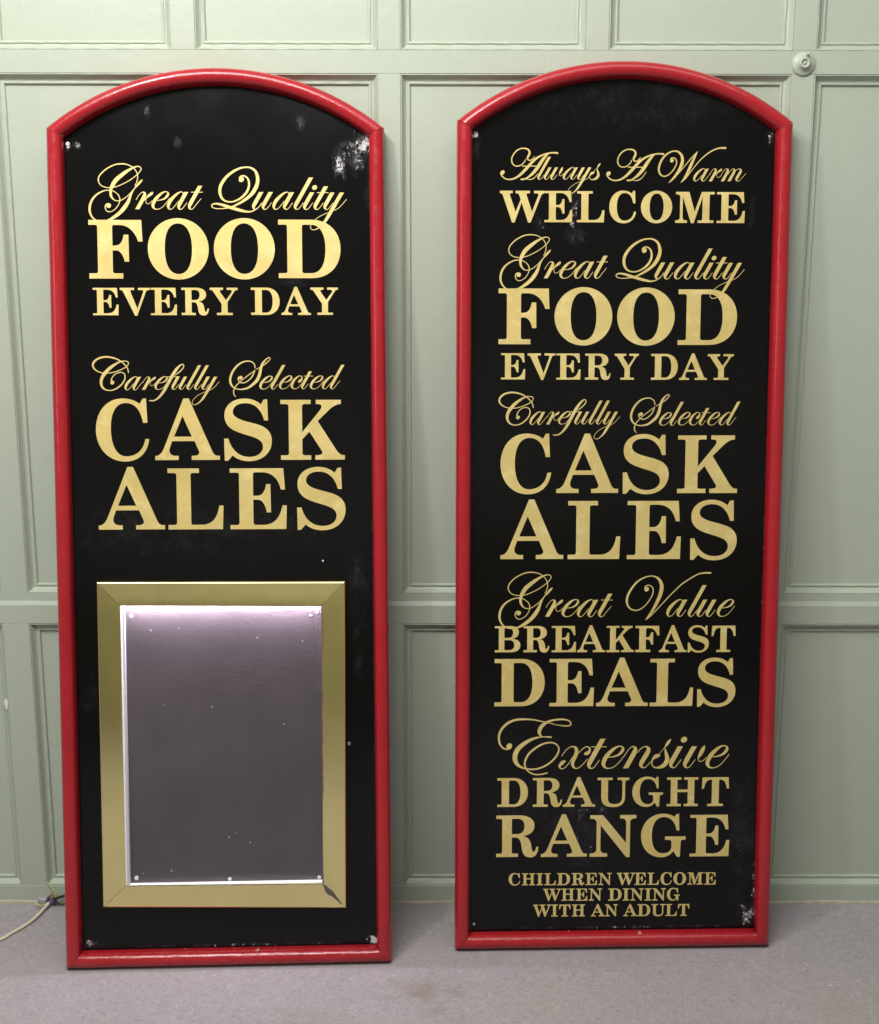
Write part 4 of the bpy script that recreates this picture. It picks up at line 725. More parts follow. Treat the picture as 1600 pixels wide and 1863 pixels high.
("Carefully", "NN-187.4,1214,1.8 -189,1221,2.19 -193,1228,2.39 -201.9,1236.6,2.39 -211.9,1242.1,2.99 -223.8,1245.6,3.38 -235.6,1246.6,3.58 -247.5,1244.1,3.78 -256.4,1238.6,4.18 -260.8,1231.6,3.98 -259.7,1224.6,3.39 -254.3,1218.6,2.59 -245.3,1214.2,1.99 -234.4,1212.7,1.8 -221.6,1213.7,1.8 -207.7,1218,1.99 -196.9,1223,1.99 -190,1228,1.79 -187.6,1233.6,1.79 -190.1,1236.9,1.99 -197,1237.9,1.99 -205.9,1236.1,2.99 -215.8,1230.6,4.78 -226.6,1222.5,6.38 -235.4,1213,6.98 -241.3,1204,6.58 -243.8,1194.9,5.79 -242.2,1185.9,4.59 -237.2,1179.8,3.4 -230.3,1176.8,2.4 -221.3,1176.8,2.2 -211.4,1180.8,2.8 -201.6,1188.9,2.8 -196.2,1196.9,2.8 -194.3,1203.9,2.4 -195.8,1211,2.2 -201.8,1214.3,2 -209.7,1213.3,2 -217.6,1208,2 -222,1200.9,2.2 -222.8,1195.9,2.6|DN-220.5,1192.9,3.99,3.99|NN-169.3,1199.7,1.15 -170.4,1204,1.15 -173.5,1205.1,1.51 -179.3,1202.2,3.16 -186.3,1195.5,4.81 -190.9,1189.6,5.22 -193.2,1183.7,4.67 -193,1180.4,3.44 -191.5,1178.1,1.93 -189.4,1177.5,1.24 -186.2,1179.2,1.05 -182.4,1183.3,1.04 -177,1190.5,0.93|FN-164.8,1204.9,5.9 -169.9,1195.5,5.77 -175.2,1185.8,5.64 -176.6,1182,4.54 -175.9,1178.9,2.75 -173.6,1177.5,1.38 -170.6,1178.8,1.05 -167.4,1182.8,0.99 -163,1188.3,0.93 -157.9,1194.4,0.82|NF-157.9,1192.8,0.95 -154.7,1198.3,0.92 -150.9,1202.9,0.92 -147.3,1204.8,1.36 -144.5,1203,3.53 -145,1198.6,5.44 -149.3,1190,5.71 -156.1,1177.7,5.72|NN-147.6,1189.2,0.54 -142.5,1194.7,1.36 -138,1199,3.53 -133.8,1202.2,4.21 -132.2,1204,2.99 -131.5,1205,0.82|NN-142,1194.3,0.82 -142.6,1190.7,0.82 -141.5,1187.4,0.9 -138.6,1186.2,0.9 -135.1,1187.8,0.9 -132.3,1191.4,0.82|NN-126.3,1191.7,0.81 -119.3,1192.6,1.49 -112.9,1195.1,2.57 -108.7,1199.6,3.51 -107.8,1203.2,2.7 -110.1,1205.2,1.35 -114.6,1204.8,2.16 -121,1200.5,3.91 -127.5,1193.5,4.99 -130.8,1186.9,4.86 -131.2,1182.8,4.05 -129.1,1179.6,2.43 -125.3,1178.3,1.22 -119.2,1179.9,1.03 -112.8,1185.2,0.97 -105.4,1194.9,0.86|NN-90.9,1208.4,1.4 -83,1214.5,2.2 -76.2,1221.5,2.2 -73.5,1227,2 -75.3,1230.8,1.8 -79.8,1229.7,3 -87.1,1222.5,4.99 -93.9,1212.5,6 -100.7,1200.4,6.4 -107.5,1187.3,6.4 -113.4,1176.2,5.81 -120.2,1166.1,4.61 -127.1,1159.1,3.41 -134,1155.3,2.61 -140,1154.8,2.41 -144,1155.4,1.6|NN-106.8,1205,1.3 -82.9,1205,1.3|FN-84.7,1205.2,5.76 -89.7,1196,5.63 -94.7,1186.6,5.5 -96.1,1182.8,4.43 -95.5,1179.8,2.68 -93.2,1178.5,1.34 -90.3,1179.7,1.02 -87.1,1183.6,0.97 -83.6,1188.6,0.91|FN-69.5,1205.2,5.76 -74.5,1196,5.63 -79.5,1186.6,5.5 -80.9,1182.8,4.43 -80.2,1179.8,2.68 -78,1178.5,1.34 -75,1179.7,1.02 -71.9,1183.6,0.97 -68.4,1188.6,0.91|FN-40.8,1229,5.76 -58.6,1196,5.63 -63.6,1186.6,5.5 -65,1182.8,4.43 -64.3,1179.8,2.68 -62,1178.5,1.34 -59.1,1179.7,1.02 -56,1183.6,0.97 -52.5,1188.6,0.91|FN-25,1229,5.76 -42.7,1196,5.63 -47.8,1186.6,5.5 -49.2,1182.8,4.43 -48.5,1179.8,2.69 -46.2,1178.4,1.34 -43.3,1179.7,1.02 -40.2,1183.6,0.97 -36.6,1188.6,0.91|FN-22.6,1205.2,5.77 -27.5,1196,5.63 -32.6,1186.5,5.5 -33.9,1182.8,4.43 -33.3,1179.8,2.69 -31,1178.4,1.34 -28.1,1179.6,1.02 -24.9,1183.6,0.97 -21.4,1188.6,0.91|FN-7.2,1205.2,5.77 -15,1191.1,5.64 -23.5,1175.4,5.37 -31.9,1161.1,4.3 -38.4,1153,2.69 -45,1147.8,1.61 -50.6,1146.2,1.21 -54.4,1148.1,1.21 -55,1151.9,1.02 -51.8,1157.9,0.97 -43.9,1165.5,0.91 -34.9,1170.6,0.97 -27.8,1173.6,0.86 -19,1176.8,0.86 -10.3,1182.2,0.91 0.2,1194.3,0.86"),
("Selected", "NN36.7,1159.6,1.21 33.4,1164,2.07 32.5,1169.2,2.41 33.2,1175.2,2.24 37,1182.2,2.24 43.7,1189.5,1.89 51.3,1196.4,1.72 61.4,1204.2,1.72 74.1,1213.7,1.38|NN78.7,1217.1,1.2 82.6,1219.3,1.55 91,1224,1.2 99.5,1230.5,2.24 106.2,1237.4,1.72 107.2,1240.7,1.72 104,1241.7,1.89 97.6,1237.4,2.75 91,1227.9,4.73 87.7,1217.6,5.68 85.4,1205.5,6.2 80.5,1194.2,6.37 72.1,1185.6,5.34 62.8,1178.7,4.14 53.4,1175.8,3.28 43.9,1175.2,2.24 35.3,1177.6,2.41 28.4,1183,3.79 25.1,1190.8,4.48 25.1,1199.5,4.65 28.7,1210.7,4.3 35.4,1221,3.95 43.8,1228.8,3.44 52.3,1233.1,2.75 61.7,1234.5,2.23 69.5,1232.5,2.23 74.7,1227.1,2.23 76.1,1220.2,1.89|NN75.9,1215.8,1.55 74.6,1211.5,2.06 70.9,1202.9,2.41 64.2,1195.1,2.24 57.4,1190.4,2.07 50.6,1188.6,2.07 44.5,1190.8,2.07 41.4,1196,2.24 42.2,1200.8,2.41|DN46.5,1199.7,3.96,3.96|NN93,1189.1,0.82 100.1,1190.1,1.51 106.6,1192.6,2.6 110.8,1197.2,3.56 111.7,1200.8,2.74 109.4,1202.9,1.37 104.7,1202.4,2.19 98.3,1198,3.97 91.8,1191,5.07 88.5,1184.3,4.93 88.1,1180.1,4.11 90.2,1176.9,2.47 94.1,1175.6,1.23 100.3,1177.2,1.04 106.8,1182.6,0.99 114.2,1192.4,0.88|FN135.5,1226.2,5.88 118,1193.5,5.76 112.9,1183.9,5.62 111.5,1180,4.53 112.2,1177,2.74 114.6,1175.6,1.37 117.6,1176.8,1.04 120.8,1180.8,0.99 124.3,1185.9,0.93|NN133.8,1189.6,0.82 140.9,1190.5,1.5 147.4,1193,2.6 151.6,1197.6,3.56 152.5,1201.2,2.73 150.1,1203.3,1.37 145.5,1202.9,2.19 139.1,1198.4,3.97 132.6,1191.4,5.06 129.3,1184.7,4.93 129,1180.6,4.11 131.1,1177.3,2.46 134.9,1176.1,1.23 141.2,1177.7,1.04 147.6,1183.1,0.99 155,1192.8,0.88|NN167.7,1190.9,3.28 169.5,1192.3,5.47 172.5,1195,4.65 174.3,1198.9,2.46 173.1,1202.2,1.64 169.6,1203.3,1.37 165.8,1201.9,2.46 158,1194.8,4.65 153.9,1186.2,5.2 153.4,1180.7,4.38 156.2,1177.4,2.47 160.9,1176.1,1.23 166.3,1178.5,0.99 174,1187.3,0.93|FN191.3,1212.9,5.84 181.2,1193.9,5.71 176.1,1184.3,5.57 174.8,1180.5,4.49 175.5,1177.5,2.72 177.8,1176.1,1.36 180.7,1177.4,1.03 183.9,1181.3,0.98 187.4,1186.4,0.92|NN178.5,1202.9,1.21 196.8,1202.9,1.21|NN198.2,1189.5,0.82 205.2,1190.5,1.51 211.7,1193,2.6 216,1197.6,3.56 216.8,1201.1,2.74 214.5,1203.2,1.37 209.8,1202.8,2.19 203.4,1198.4,3.97 196.9,1191.3,5.07 193.6,1184.7,4.93 193.3,1180.5,4.11 195.5,1177.3,2.47 199.3,1176,1.23 205.5,1177.6,1.04 212,1183,0.99 219.4,1192.8,0.88|NN241.9,1198,1.15 240.8,1202.2,1.15 237.7,1203.3,1.51 232,1200.5,3.15 225,1193.9,4.79 220.5,1188,5.21 218.4,1182.1,4.66 218.6,1178.8,3.43 220.2,1176.5,1.92 222.2,1176,1.23 225.5,1177.6,1.04 229.2,1181.8,1.04 234.4,1188.9,0.93|FN258.7,1226.5,5.88 241.4,1193.8,5.75 236.3,1184.2,5.62 235,1180.4,4.52 235.7,1177.4,2.74 238.1,1176,1.37 241,1177.2,1.04 244.2,1181.2,0.99 248.4,1186.7,0.93 253.5,1192.7,0.82"),
("Great", "NN-158.5,807.3,1.28 -154.5,816.4,1.82 -152.8,825.6,2 -154.7,835.7,1.82 -162.1,845.7,1.82 -173.9,852.4,2 -188.4,854.8,2.54 -204.6,852.5,2.54 -222.7,843.3,2.54 -235.3,831.4,2.55 -239.3,822.3,2.37 -238.3,815,2.18 -232.4,807.6,2 -222.4,803.9,1.82 -211.5,803.4,1.82 -198.9,805.6,1.82 -183.5,812,1.82 -167.3,821.1,1.82 -153.8,831.5,1.82 -146.6,840.2,1.82 -145.8,845.7,1.82 -151.2,849.1,2 -161.2,847.1,3.09 -174.7,839.9,5.64 -188.2,830.3,8.01 -200.8,819.4,8.92 -208.8,806.6,8.02 -211.9,796.5,5.65 -211.4,786.4,5.11 -207.8,780,3.65 -202.3,775.4,2.19 -195,774.4,2.01 -186,777.1,1.83 -174.2,785.4,1.83 -165.2,794.5,1.82 -158.9,801.8,2.37 -151.8,810,4.74 -145.5,816.9,4.01 -142.1,820.2,1.09|NN-157.1,803.6,1.28 -162.5,796.3,2.37 -167.9,786.2,4.56 -173.2,772.5,7.31 -181.3,759.7,8.68 -191.2,748.7,7.77 -202,740.4,6.86 -212.9,734,4.58 -223.8,730.6,2.75 -232.8,729.7,2.29 -243.8,732.4,2.74 -252,738.9,3.47 -257.5,749.9,4.57 -258,761,5.11 -254.9,772.9,4.74 -246.8,784.8,4.1 -235,793,3.1 -224.2,797.1,2.37 -215.1,797.5,2.01 -204.2,794.7,1.82 -195.1,787.3,2.01 -191.6,778.1,2.19 -193.2,768.9,1.83 -199.4,758.8,1.83 -207.6,752.4,1.65 -214.8,750.6,1.83 -221.2,753.4,1.83 -223.7,759.9,2.19 -222.2,765.8,2.74 -217.6,768.1,3.65|DN-215.8,764,4.93,4.93|NF-155.6,776.7,1.32 -151.2,784.2,1.28 -145.9,790.6,1.28 -141,793.2,1.88 -137.1,790.8,4.89 -137.7,784.6,7.52 -143.8,772.7,7.9 -153.2,755.8,7.91|NN-141.4,771.7,0.75 -134.3,779.2,1.88 -128.1,785.1,4.89 -122.3,789.6,5.83 -120.1,792,4.13 -119.1,793.3,1.13|NN-133.6,778.6,1.13 -134.4,773.7,1.13 -132.9,769.2,1.24 -129,767.5,1.24 -124.1,769.7,1.24 -120.2,774.6,1.13|NN-111.4,774.5,1.14 -101.5,775.8,2.1 -92.5,779.3,3.62 -86.5,785.7,4.95 -85.2,790.6,3.81 -88.5,793.6,1.9 -94.9,793,3.05 -103.9,786.9,5.52 -113,777.1,7.05 -117.7,767.8,6.87 -118.2,762,5.72 -115.4,757.5,3.43 -110,755.7,1.72 -101.3,757.8,1.45 -92.3,765.4,1.37 -81.8,779,1.22|NN-51.6,785.7,1.59 -53.1,791.7,1.59 -57.4,793.2,2.09 -65.3,789.2,4.36 -75,780.1,6.64 -81.3,772,7.21 -84.4,763.9,6.45 -84.2,759.3,4.75 -82.1,756.1,2.66 -79.2,755.3,1.71 -74.7,757.6,1.44 -69.5,763.3,1.44 -62.1,773.2,1.29|FN-45.4,793,8.15 -52.3,780,7.97 -59.5,766.7,7.78 -61.5,761.4,6.27 -60.5,757.2,3.8 -57.3,755.2,1.9 -53.2,756.9,1.44 -48.7,762.4,1.37 -43.7,769.5,1.29|FN-14.6,806.4,8.15 -28.9,779.9,7.97 -36.1,766.6,7.79 -38,761.2,6.27 -37.1,757,3.8 -33.8,755.1,1.9 -29.7,756.8,1.44 -25.2,762.3,1.37 -19.3,769.9,1.29 -12.2,778.3,1.14|NN-34.2,792.5,1.49 -9.6,792.4,1.49"),
("Value", "NN61.8,815.5,1.65 62.2,821,2.56 66.7,824.4,2.38 73,824.1,2.19 78.6,819.5,2.38 80.1,812.6,2.38 78.4,803.4,2.2 72.7,792.4,2.2 63.8,780.5,2.2 54.9,773.2,2.38 45.8,769.3,2.38 36.7,769.8,2.75 28.4,774.3,3.48 23.2,783.5,4.39 22.4,793.6,4.94 25.2,804.6,4.94 32.2,817.4,4.39 42,830.2,4.02 53.7,838.9,3.29 66.3,844.1,2.56 77.2,845.3,2.37 86.3,842.8,3.83 93.7,836.4,5.85 98,827.2,7.49 98.7,818,8.23 96.6,806.1,8.24 91.9,793.3,7.69 84.8,778.6,6.42 76.9,764.8,4.95 69.8,754.7,3.49 64.4,747.3,1.1|DN65.7,815.9,4.94,4.94|NN64.4,747.3,0.92 73.4,754.7,2.39 86.9,768.4,2.2 100.3,783.1,2.2 113.6,797.8,2.2 129.7,814.2,2.38 143.1,827,2.56 153.9,834.5,2.56 165.8,842.2,2.56 180.2,849.5,2.74 192.9,851.8,3.47 206.1,851.8,3.84|NN145.5,785.3,1.58 143.9,791.1,1.58 139.7,792.7,2.07 131.8,788.7,4.32 122.3,779.7,6.58 116.1,771.6,7.15 113.1,763.6,6.4 113.4,759.1,4.7 115.5,755.9,2.63 118.3,755.2,1.69 122.8,757.4,1.43 127.9,763.1,1.43 135.2,772.9,1.28|FN151.6,792.4,8.08 144.7,779.6,7.9 137.7,766.4,7.71 135.9,761.1,6.21 136.8,757,3.77 140,755.1,1.88 144.1,756.7,1.43 148.5,762.2,1.36 153.4,769.2,1.28|FN193.6,824.6,8.07 169.5,779.5,7.9 162.5,766.3,7.72 160.6,761,6.21 161.6,756.8,3.77 164.8,754.9,1.88 168.9,756.6,1.43 173.3,762.1,1.36 178.2,769.1,1.28|FN195.9,792.2,8.08 189,779.4,7.9 182,766.2,7.72 180.2,760.9,6.21 181.1,756.7,3.77 184.4,754.8,1.88 188.5,756.5,1.43 192.8,762,1.36 197.7,769,1.28|FN216.1,792.1,8.09 209.3,779.3,7.9 202.3,766.1,7.72 200.4,760.8,6.22 201.4,756.6,3.77 204.6,754.7,1.88 208.7,756.4,1.43 213.1,761.9,1.36 218,768.9,1.28|NN232,773.1,1.13 241.7,774.5,2.07 250.6,777.8,3.58 256.4,784.1,4.89 257.6,789,3.76 254.4,791.9,1.88 248,791.4,3.01 239.2,785.3,5.46 230.3,775.7,6.97 225.8,766.5,6.78 225.3,760.8,5.65 228.3,756.3,3.39 233.6,754.6,1.7 242.1,756.7,1.43 251,764.1,1.36 261.1,777.5,1.21"),
("Extensive", "NN-231.2,460.8,3.72 -234.9,458.1,3.72 -241,456.8,3.47 -248.4,459.3,3.47 -255.1,467.3,3.97 -258,478.6,4.46 -257.5,489.9,4.95 -252.3,502.4,5.2 -241.3,514.2,5.44 -227.9,521.6,5.19 -213.3,524.6,4.7 -195,524.8,3.71 -176.6,522.8,2.97 -160.7,519.2,2.47 -145.9,516,1.73 -131.2,512.1,1.73 -117.7,509.8,2.23 -105.5,509,2.73 -99,511.2,2.97 -98.2,515.6,2.97 -103.1,521,2.97 -114.2,523.9,3.47 -127.7,523.7,3.96 -142.3,521.3,4.46 -154.5,516,6.44 -163.6,508,8.17 -167.8,499.2,8.18 -167.8,492.3,6.44 -164,486.7,3.22 -161.6,485,1.74|DN-235.2,464,6.45,6.45|NN-142,483.7,3.72 -150.5,484.2,3.47 -161.6,484.4,1.98 -175,482.4,4.46 -189.7,476.8,6.94 -204.3,467.5,8.93 -216.5,455.7,10.18 -221.7,443.1,10.68 -221.6,431.8,10.19 -217.5,423,8.21 -210.1,416.6,5.23 -199,412.3,3.49 -184.3,410.3,3.49 -169.5,412.1,3.74 -153.6,418.6,3.98 -139,429.2,4.23 -129.3,441.1,4.23 -124.5,452.4,3.48 -125.4,461.2,2.98 -132,468.6,3.23 -143.1,471.4,3.48 -157.8,469,3.97 -172.4,461.6,4.47 -187,450.4,4.72 -195.5,439.2,4.47 -199.7,427.9,4.23 -199.7,419,3.73 -195.3,408.9,2.99 -186.7,401.9,2.99 -175.6,398.3,2.99 -163.3,398.8,2.99 -150.4,401.6,3.24|NN-117.9,440.2,1.59 -108.3,453.5,1.85 -99.2,460.5,2.11 -92.7,461.6,2.91 -86.8,458.7,6.34 -84.5,450.6,7.93 -87.3,439.9,8.46 -92.1,429.3,8.2 -93.3,421.2,6.88 -90.6,414.5,4.5 -85,411.4,2.38 -77.8,414.1,1.85 -70,421.3,1.72 -59.7,433,1.59|NN-111.3,428.1,4.76 -115.8,425.4,7.94 -120,420.8,6.88 -122.5,416.4,4.77 -120.3,412.3,2.91 -115,411.2,2.12 -109.2,414.7,1.85 -101.4,424,1.85 -93.8,437.3,1.59|NN-82.7,443.9,1.32 -74.4,453.2,1.85 -66.6,459.6,2.11 -60.8,461.1,2.38 -56.1,458.4,3.17 -55,453.1,4.23 -57.6,448.4,6.61 -61.9,445.8,7.67 -65.1,445.1,5.82|FN-26,479.1,10.67 -44.8,443.9,10.45 -54.1,426.3,10.21 -56.6,419.3,8.22 -55.4,413.7,4.98 -51.2,411.2,2.49 -45.8,413.4,1.89 -40,420.7,1.79 -33.5,430,1.69|NN-51.6,460.9,1.85 -18.3,460.7,1.85|NN-15,436.1,1.51 -2.1,437.9,2.77 9.8,442.4,4.78 17.6,450.8,6.54 19.2,457.4,5.03 15,461.3,2.51 6.5,460.6,4.02 -5.3,452.5,7.29 -17.1,439.6,9.31 -23.3,427.2,9.06 -23.9,419.5,7.55 -20.1,413.5,4.53 -13.1,411.1,2.27 -1.7,414,1.91 10.1,423.9,1.81 23.7,441.9,1.61|NF22.2,438.7,1.74 28,448.7,1.69 34.8,457.2,1.69 41.3,460.6,2.48 46.5,457.3,6.45 45.6,449.2,9.93 37.8,433.4,10.44 25.6,411,10.45|NN51.8,446.7,1.67 59.8,456.4,1.96 69.2,460.7,2.45 75.5,457.2,6.23 76,450.3,9.33 67,433.9,10.32 60.9,422.8,9.34 60.3,416.6,6.88 64.8,412.3,2.95 70.1,413,1.97 76.8,419.9,1.67 81.5,425.4,1.57|NN99.4,442.1,0.98 112.2,457.4,1.67 116.2,463.6,4.91 121.1,470.7,6.38 125.4,476.7,2.45|NN113.6,457.4,0.98 115.3,447.5,5.4 118.2,436.5,8.6 118.4,428.1,9.84 113,418.9,9.84 106.2,414.2,7.87 96.6,411.8,3.94 89.2,413.4,2.71 84.8,419.1,2.46 84.4,426.8,3.2 88.1,433.8,5.41 93.6,438,9.34 99.4,440.1,6.88|FN147.6,460.6,10.56 138.7,443.8,10.32 129.6,426.5,10.09 127.1,419.5,8.12 128.4,414,4.92 132.6,411.5,2.46 137.9,413.7,1.87 143.6,420.9,1.77 149.9,430,1.67|DN155.6,475.7,7.01,6.73|FN179.1,460.4,10.56 170.2,443.6,10.33 161.1,426.2,10.09 158.7,419.3,8.12 159.9,413.8,4.93 164.1,411.2,2.46 169.4,413.4,1.87 175.1,420.6,1.77 181.5,429.8,1.67|NN202,461.2,2.46 199.7,456,7.37 195.1,446.3,8.85 190.4,437.2,5.9 188.3,431.5,1.97 190.2,427,1.77 194.1,425.4,1.67 199.7,427.6,1.67 206.3,434.3,1.48|NN218.5,435.5,1.52 231.5,437.2,2.79 243.4,441.8,4.81 251.2,450.3,6.58 252.8,456.9,5.06 248.4,460.8,2.53 239.9,460.1,4.05 228.1,452,7.34 216.3,438.9,9.37 210.2,426.5,9.12 209.6,418.8,7.6 213.6,412.7,4.56 220.6,410.4,2.28 232.1,413.2,1.93 243.9,423.2,1.82 257.4,441.3,1.62")]


# ------------------------------------------------------------------ setting: floor
v, f = box_vf(-3.4, 3.4, -4.6, 0.03, -0.05, -0.0035)
floor = mesh_obj('floor', v, f, CARPET)
tag(floor, kind='structure')

# the plain far side of the room, behind the camera: the brass and the gloss boards mirror it
back_wall = mesh_obj('back_wall', *box_vf(-4.2, 4.2, -4.75, -4.6, -0.05, 3.7), CREAMWALL)
tag(back_wall, kind='structure')
mesh_obj('wainscot', *box_vf(-4.2, 4.2, -4.59, -4.57, -0.02, 0.80), WAINSCOT, back_wall)

# ------------------------------------------------------------------ setting: panelled wall
wall = mesh_obj('wall', *box_vf(-2.9, 2.9, 0.030, 0.12, -0.03, 2.9), PAINT)
tag(wall, kind='structure')


def wpart(name, x0, x1, y0, z0, z1, y1=0.0299, c=0.0008):
    v, f = box_vf(x0, x1, y0, y1, z0, z1, c)
    return mesh_obj(name, v, f, PAINT, wall)


MOULD = [(0.0, 0.0290), (0.0, 0.0022), (0.8, 0.0008), (2.2, 0.0006), (3.2, 0.0022), (5.6, 0.0066), (8.6, 0.0110), (11.8, 0.0134),
         (14.2, 0.0138), (15.0, 0.0120), (16.8, 0.0113), (19.0, 0.0118), (20.4, 0.0136), (21.0, 0.0172), (21.0, 0.0290)]


def moulding_frame(x0, x1, z0, z1, lift=0.0):
    """four mitred lengths, each a part of its own"""
    for side in range(4):
        verts, faces = [], []
        n = len(MOULD)
        seg = 28
        for k in range(seg + 1):
            t = k / seg
            for s, y in MOULD:
                m = s / 1000
                cor = [(x0 + m, z0 + m), (x1 - m, z0 + m), (x1 - m, z1 - m), (x0 + m, z1 - m)]
                a, b = cor[side], cor[(side + 1) % 4]
                wob = 0.00028 * math.sin(7.0 * t * (x1 - x0 + z1 - z0) * 6 + side * 2 + s) if 0 < k < seg else 0
                verts.append((a[0] + (b[0] - a[0]) * t, y + (wob - lift if 0.0004 < y < 0.02 else 0), a[1] + (b[1] - a[1]) * t))
        for k in range(seg):
            for i in range(n - 1):
                faces.append((k * n + i, k * n + i + 1, (k + 1) * n + i + 1, (k + 1) * n + i))
        mesh_obj('moulding', verts, faces, PAINT, wall)


def bay(x0, x1, z0, z1, lift=0.0):
    v, f = box_vf(x0 + 0.004, x1 - 0.004, 0.0168 - lift, 0.0297, z0 + 0.004, z1 - 0.004)
    mesh_obj('panel', v, f, PAINT, wall)
    moulding_frame(x0, x1, z0, z1, lift)


STILES = [(-1.879, -1.820), (-1.003, -0.942), (-0.1265, -0.0785), (0.7505, 0.7990), (1.628, 1.677)]
UPPER = [(-1.436, -1.385), (-0.5620, -0.5105), (0.3125, 0.3610), (1.190, 1.239)]
Z_SKIRT, Z_DADO0, Z_DADO1, Z_RAIL0, Z_RAIL1, Z_TOP = 0.0445, 0.700, 0.771, 1.9070, 1.9540, 2.46
xs = STILES
for a, b in xs:
    wpart('stile', a, b, -0.0048, Z_SKIRT, Z_DADO0)
    wpart('stile', a, b, 0.0, Z_DADO1, Z_RAIL0)
    wpart('stile', a, b, 0.0, Z_RAIL1, Z_TOP)
for a, b in UPPER:
    wpart('stile', a, b, 0.0, Z_RAIL1, Z_TOP)
wpart('rail', -2.6, 2.4, 0.0, Z_RAIL0, Z_RAIL1)
wpart('rail', -2.6, 2.4, 0.0, Z_TOP, 2.62)
wpart('skirting', -2.6, 2.4, -0.0050, -0.02, Z_SKIRT)
# dado rail: lower band proud of the upper one, with a worn bevel between them
prof = [(0.0299, Z_DADO0), (-0.0042, Z_DADO0), (-0.0050, Z_DADO0 + 0.0012), (-0.0050, 0.7437), (0.0000, 0.7535), (0.0, Z_DADO1 - 0.0005), (0.0006, Z_DADO1), (0.0299, Z_DADO1)]
vv, ff = [], []
SEG = 120
for k in range(SEG + 1):
    x = -2.6 + 5.0 * k / SEG
    for i, (y, z) in enumerate(prof):
        w = 0.0004 * math.sin(k * 1.7 + i) if i in (2, 3, 4) else 0
        vv.append((x, y, z + w))
n = len(prof)
for k in range(SEG):
    for i in range(n - 1):
        ff.append((k * n + i, k * n + i + 1, (k + 1) * n + i + 1, (k + 1) * n + i))
mesh_obj('dado_rail', vv, ff, PAINT, wall)
edges = [(-2.6, -1.879)] + [(xs[i][1], xs[i + 1][0]) for i in range(len(xs) - 1)] + [(1.677, 2.4)]
for a, b in edges:
    bay(a, b, Z_SKIRT, Z_DADO0, 0.0048)
    bay(a, b, Z_DADO1, Z_RAIL0)
ups = sorted(xs + UPPER)
e2 = [(-2.6, -1.879)] + [(ups[i][1], ups[i + 1][0]) for i in range(len(ups) - 1)] + [(1.677, 2.4)]
for a, b in e2:
    bay(a, b, Z_RAIL1, Z_TOP)
# thin yellowed bead where the skirting meets the carpet
vv, ff = [], []
for k in range(161):
    x = -2.6 + 5.0 * k / 160
    h = 0.0042 + 0.0014 * math.sin(k * 0.9) + 0.0010 * random.random()
    for y, z in ((-0.0051, h), (-0.0072, h * 0.85), (-0.0084, h * 0.3), (-0.0086, -0.004)):
        vv.append((x, y, z))
for k in range(160):
    for i in range(3):
        ff.append((k * 4 + i, k * 4 + i + 1, k * 4 + 5 + i, k * 4 + 4 + i))
mesh_obj('floor_bead', vv, ff, BEADP, wall)
# bare chip and little knocks in the paint of the left stile
vv = [(-1.0075 + 0.0046 * math.cos(a) * (1 + 0.2 * math.sin(3 * a)), 0.0, 0.505 + 0.0135 * math.sin(a)) for a in [i * math.pi / 10 for i in range(20)]]
mesh_obj('paint_chip', [Vector(q) + Vector((0.0, -0.0052, 0)) for q in vv], [tuple(range(20))], CHIPW, wall)

# ------------------------------------------------------------------ round painted boss on the wall
boss = lathe_y('wall_boss', [(0.0, 0.0), (0.0235, 0.0), (0.0243, 0.0016), (0.0240, 0.0034), (0.0215, 0.0044), (0.0160, 0.0062), (0.0125, 0.0095), (0.0112, 0.0135), (0.0104, 0.0152), (0.0088, 0.0160), (0.0070, 0.0150), (0.0058, 0.0118), (0.0046, 0.0112), (0.0038, 0.0124), (0.0024, 0.0142), (0.0006, 0.0148)][1:], PAINT, None, 44)
boss.location = (0.7733, 0.0, 1.9278)
tag(boss, 'round green painted metal boss with a raised ring on the wall panelling, upper right', 'wall fitting')
nub = lathe_y('screw_peg', [(0.0030, 0.003), (0.0030, 0.012), (0.0026, 0.0150), (0.0012, 0.0160)], PAINT, boss, 16)
nub.location = (0.0062, 0.0, 0.0178)

# ------------------------------------------------------------------ the two signs
FR_W = 0.0332
PROFILE = [(0.0, -0.030), (0.0, -0.0005), (0.0010, 0.0030), (0.0035, 0.0075), (0.0075, 0.0112), (0.0125, 0.0136), (0.018, 0.0145),
           (0.0235, 0.0136), (0.0280, 0.0112), (0.0318, 0.0075), (0.0341, 0.0030), (0.0351, -0.0030), (0.0353, -0.0140)]


def outline(bl, br, tr, tl, apex, n=40):
    """closed outline, counter-clockwise: bottom left, bottom right, top right, arc, top left"""
    # circle through tr, apex, tl
    ax, az, bx, bz, cx, cz = *tr, *apex, *tl
    D = 2 * (ax * (bz - cz) + bx * (cz - az) + cx * (az - bz))
    ux = ((ax * ax + az * az) * (bz - cz) + (bx * bx + bz * bz) * (cz - az) + (cx * cx + cz * cz) * (az - bz)) / D
    uz = ((ax * ax + az * az) * (cx - bx) + (bx * bx + bz * bz) * (ax - cx) + (cx * cx + cz * cz) * (bx - ax)) / D
    R = math.hypot(ax - ux, az - uz)
    g0, g1 = math.atan2(az - uz, ax - ux), math.atan2(cz - uz, cx - ux)
    arc = [(ux + R * math.cos(g0 + (g1 - g0) * k / n), uz + R * math.sin(g0 + (g1 - g0) * k / n)) for k in range(n + 1)]
    return [bl, br] + arc


def inset(path, s):
    """offset a ccw outline inwards by s with mitred corners"""
    n = len(path); out = []
    for i in range(n):
        p, q, r = Vector(path[i - 1]), Vector(path[i]), Vector(path[(i + 1) % n])
        d1, d2 = (q - p).normalized(), (r - q).normalized()
        n1, n2 = Vector((-d1.y, d1.x)), Vector((-d2.y, d2.x))
        m = n1 + n2
        m = m / max(m.dot(n1), 1e-6)
        out.append(q + m * s)
    return out


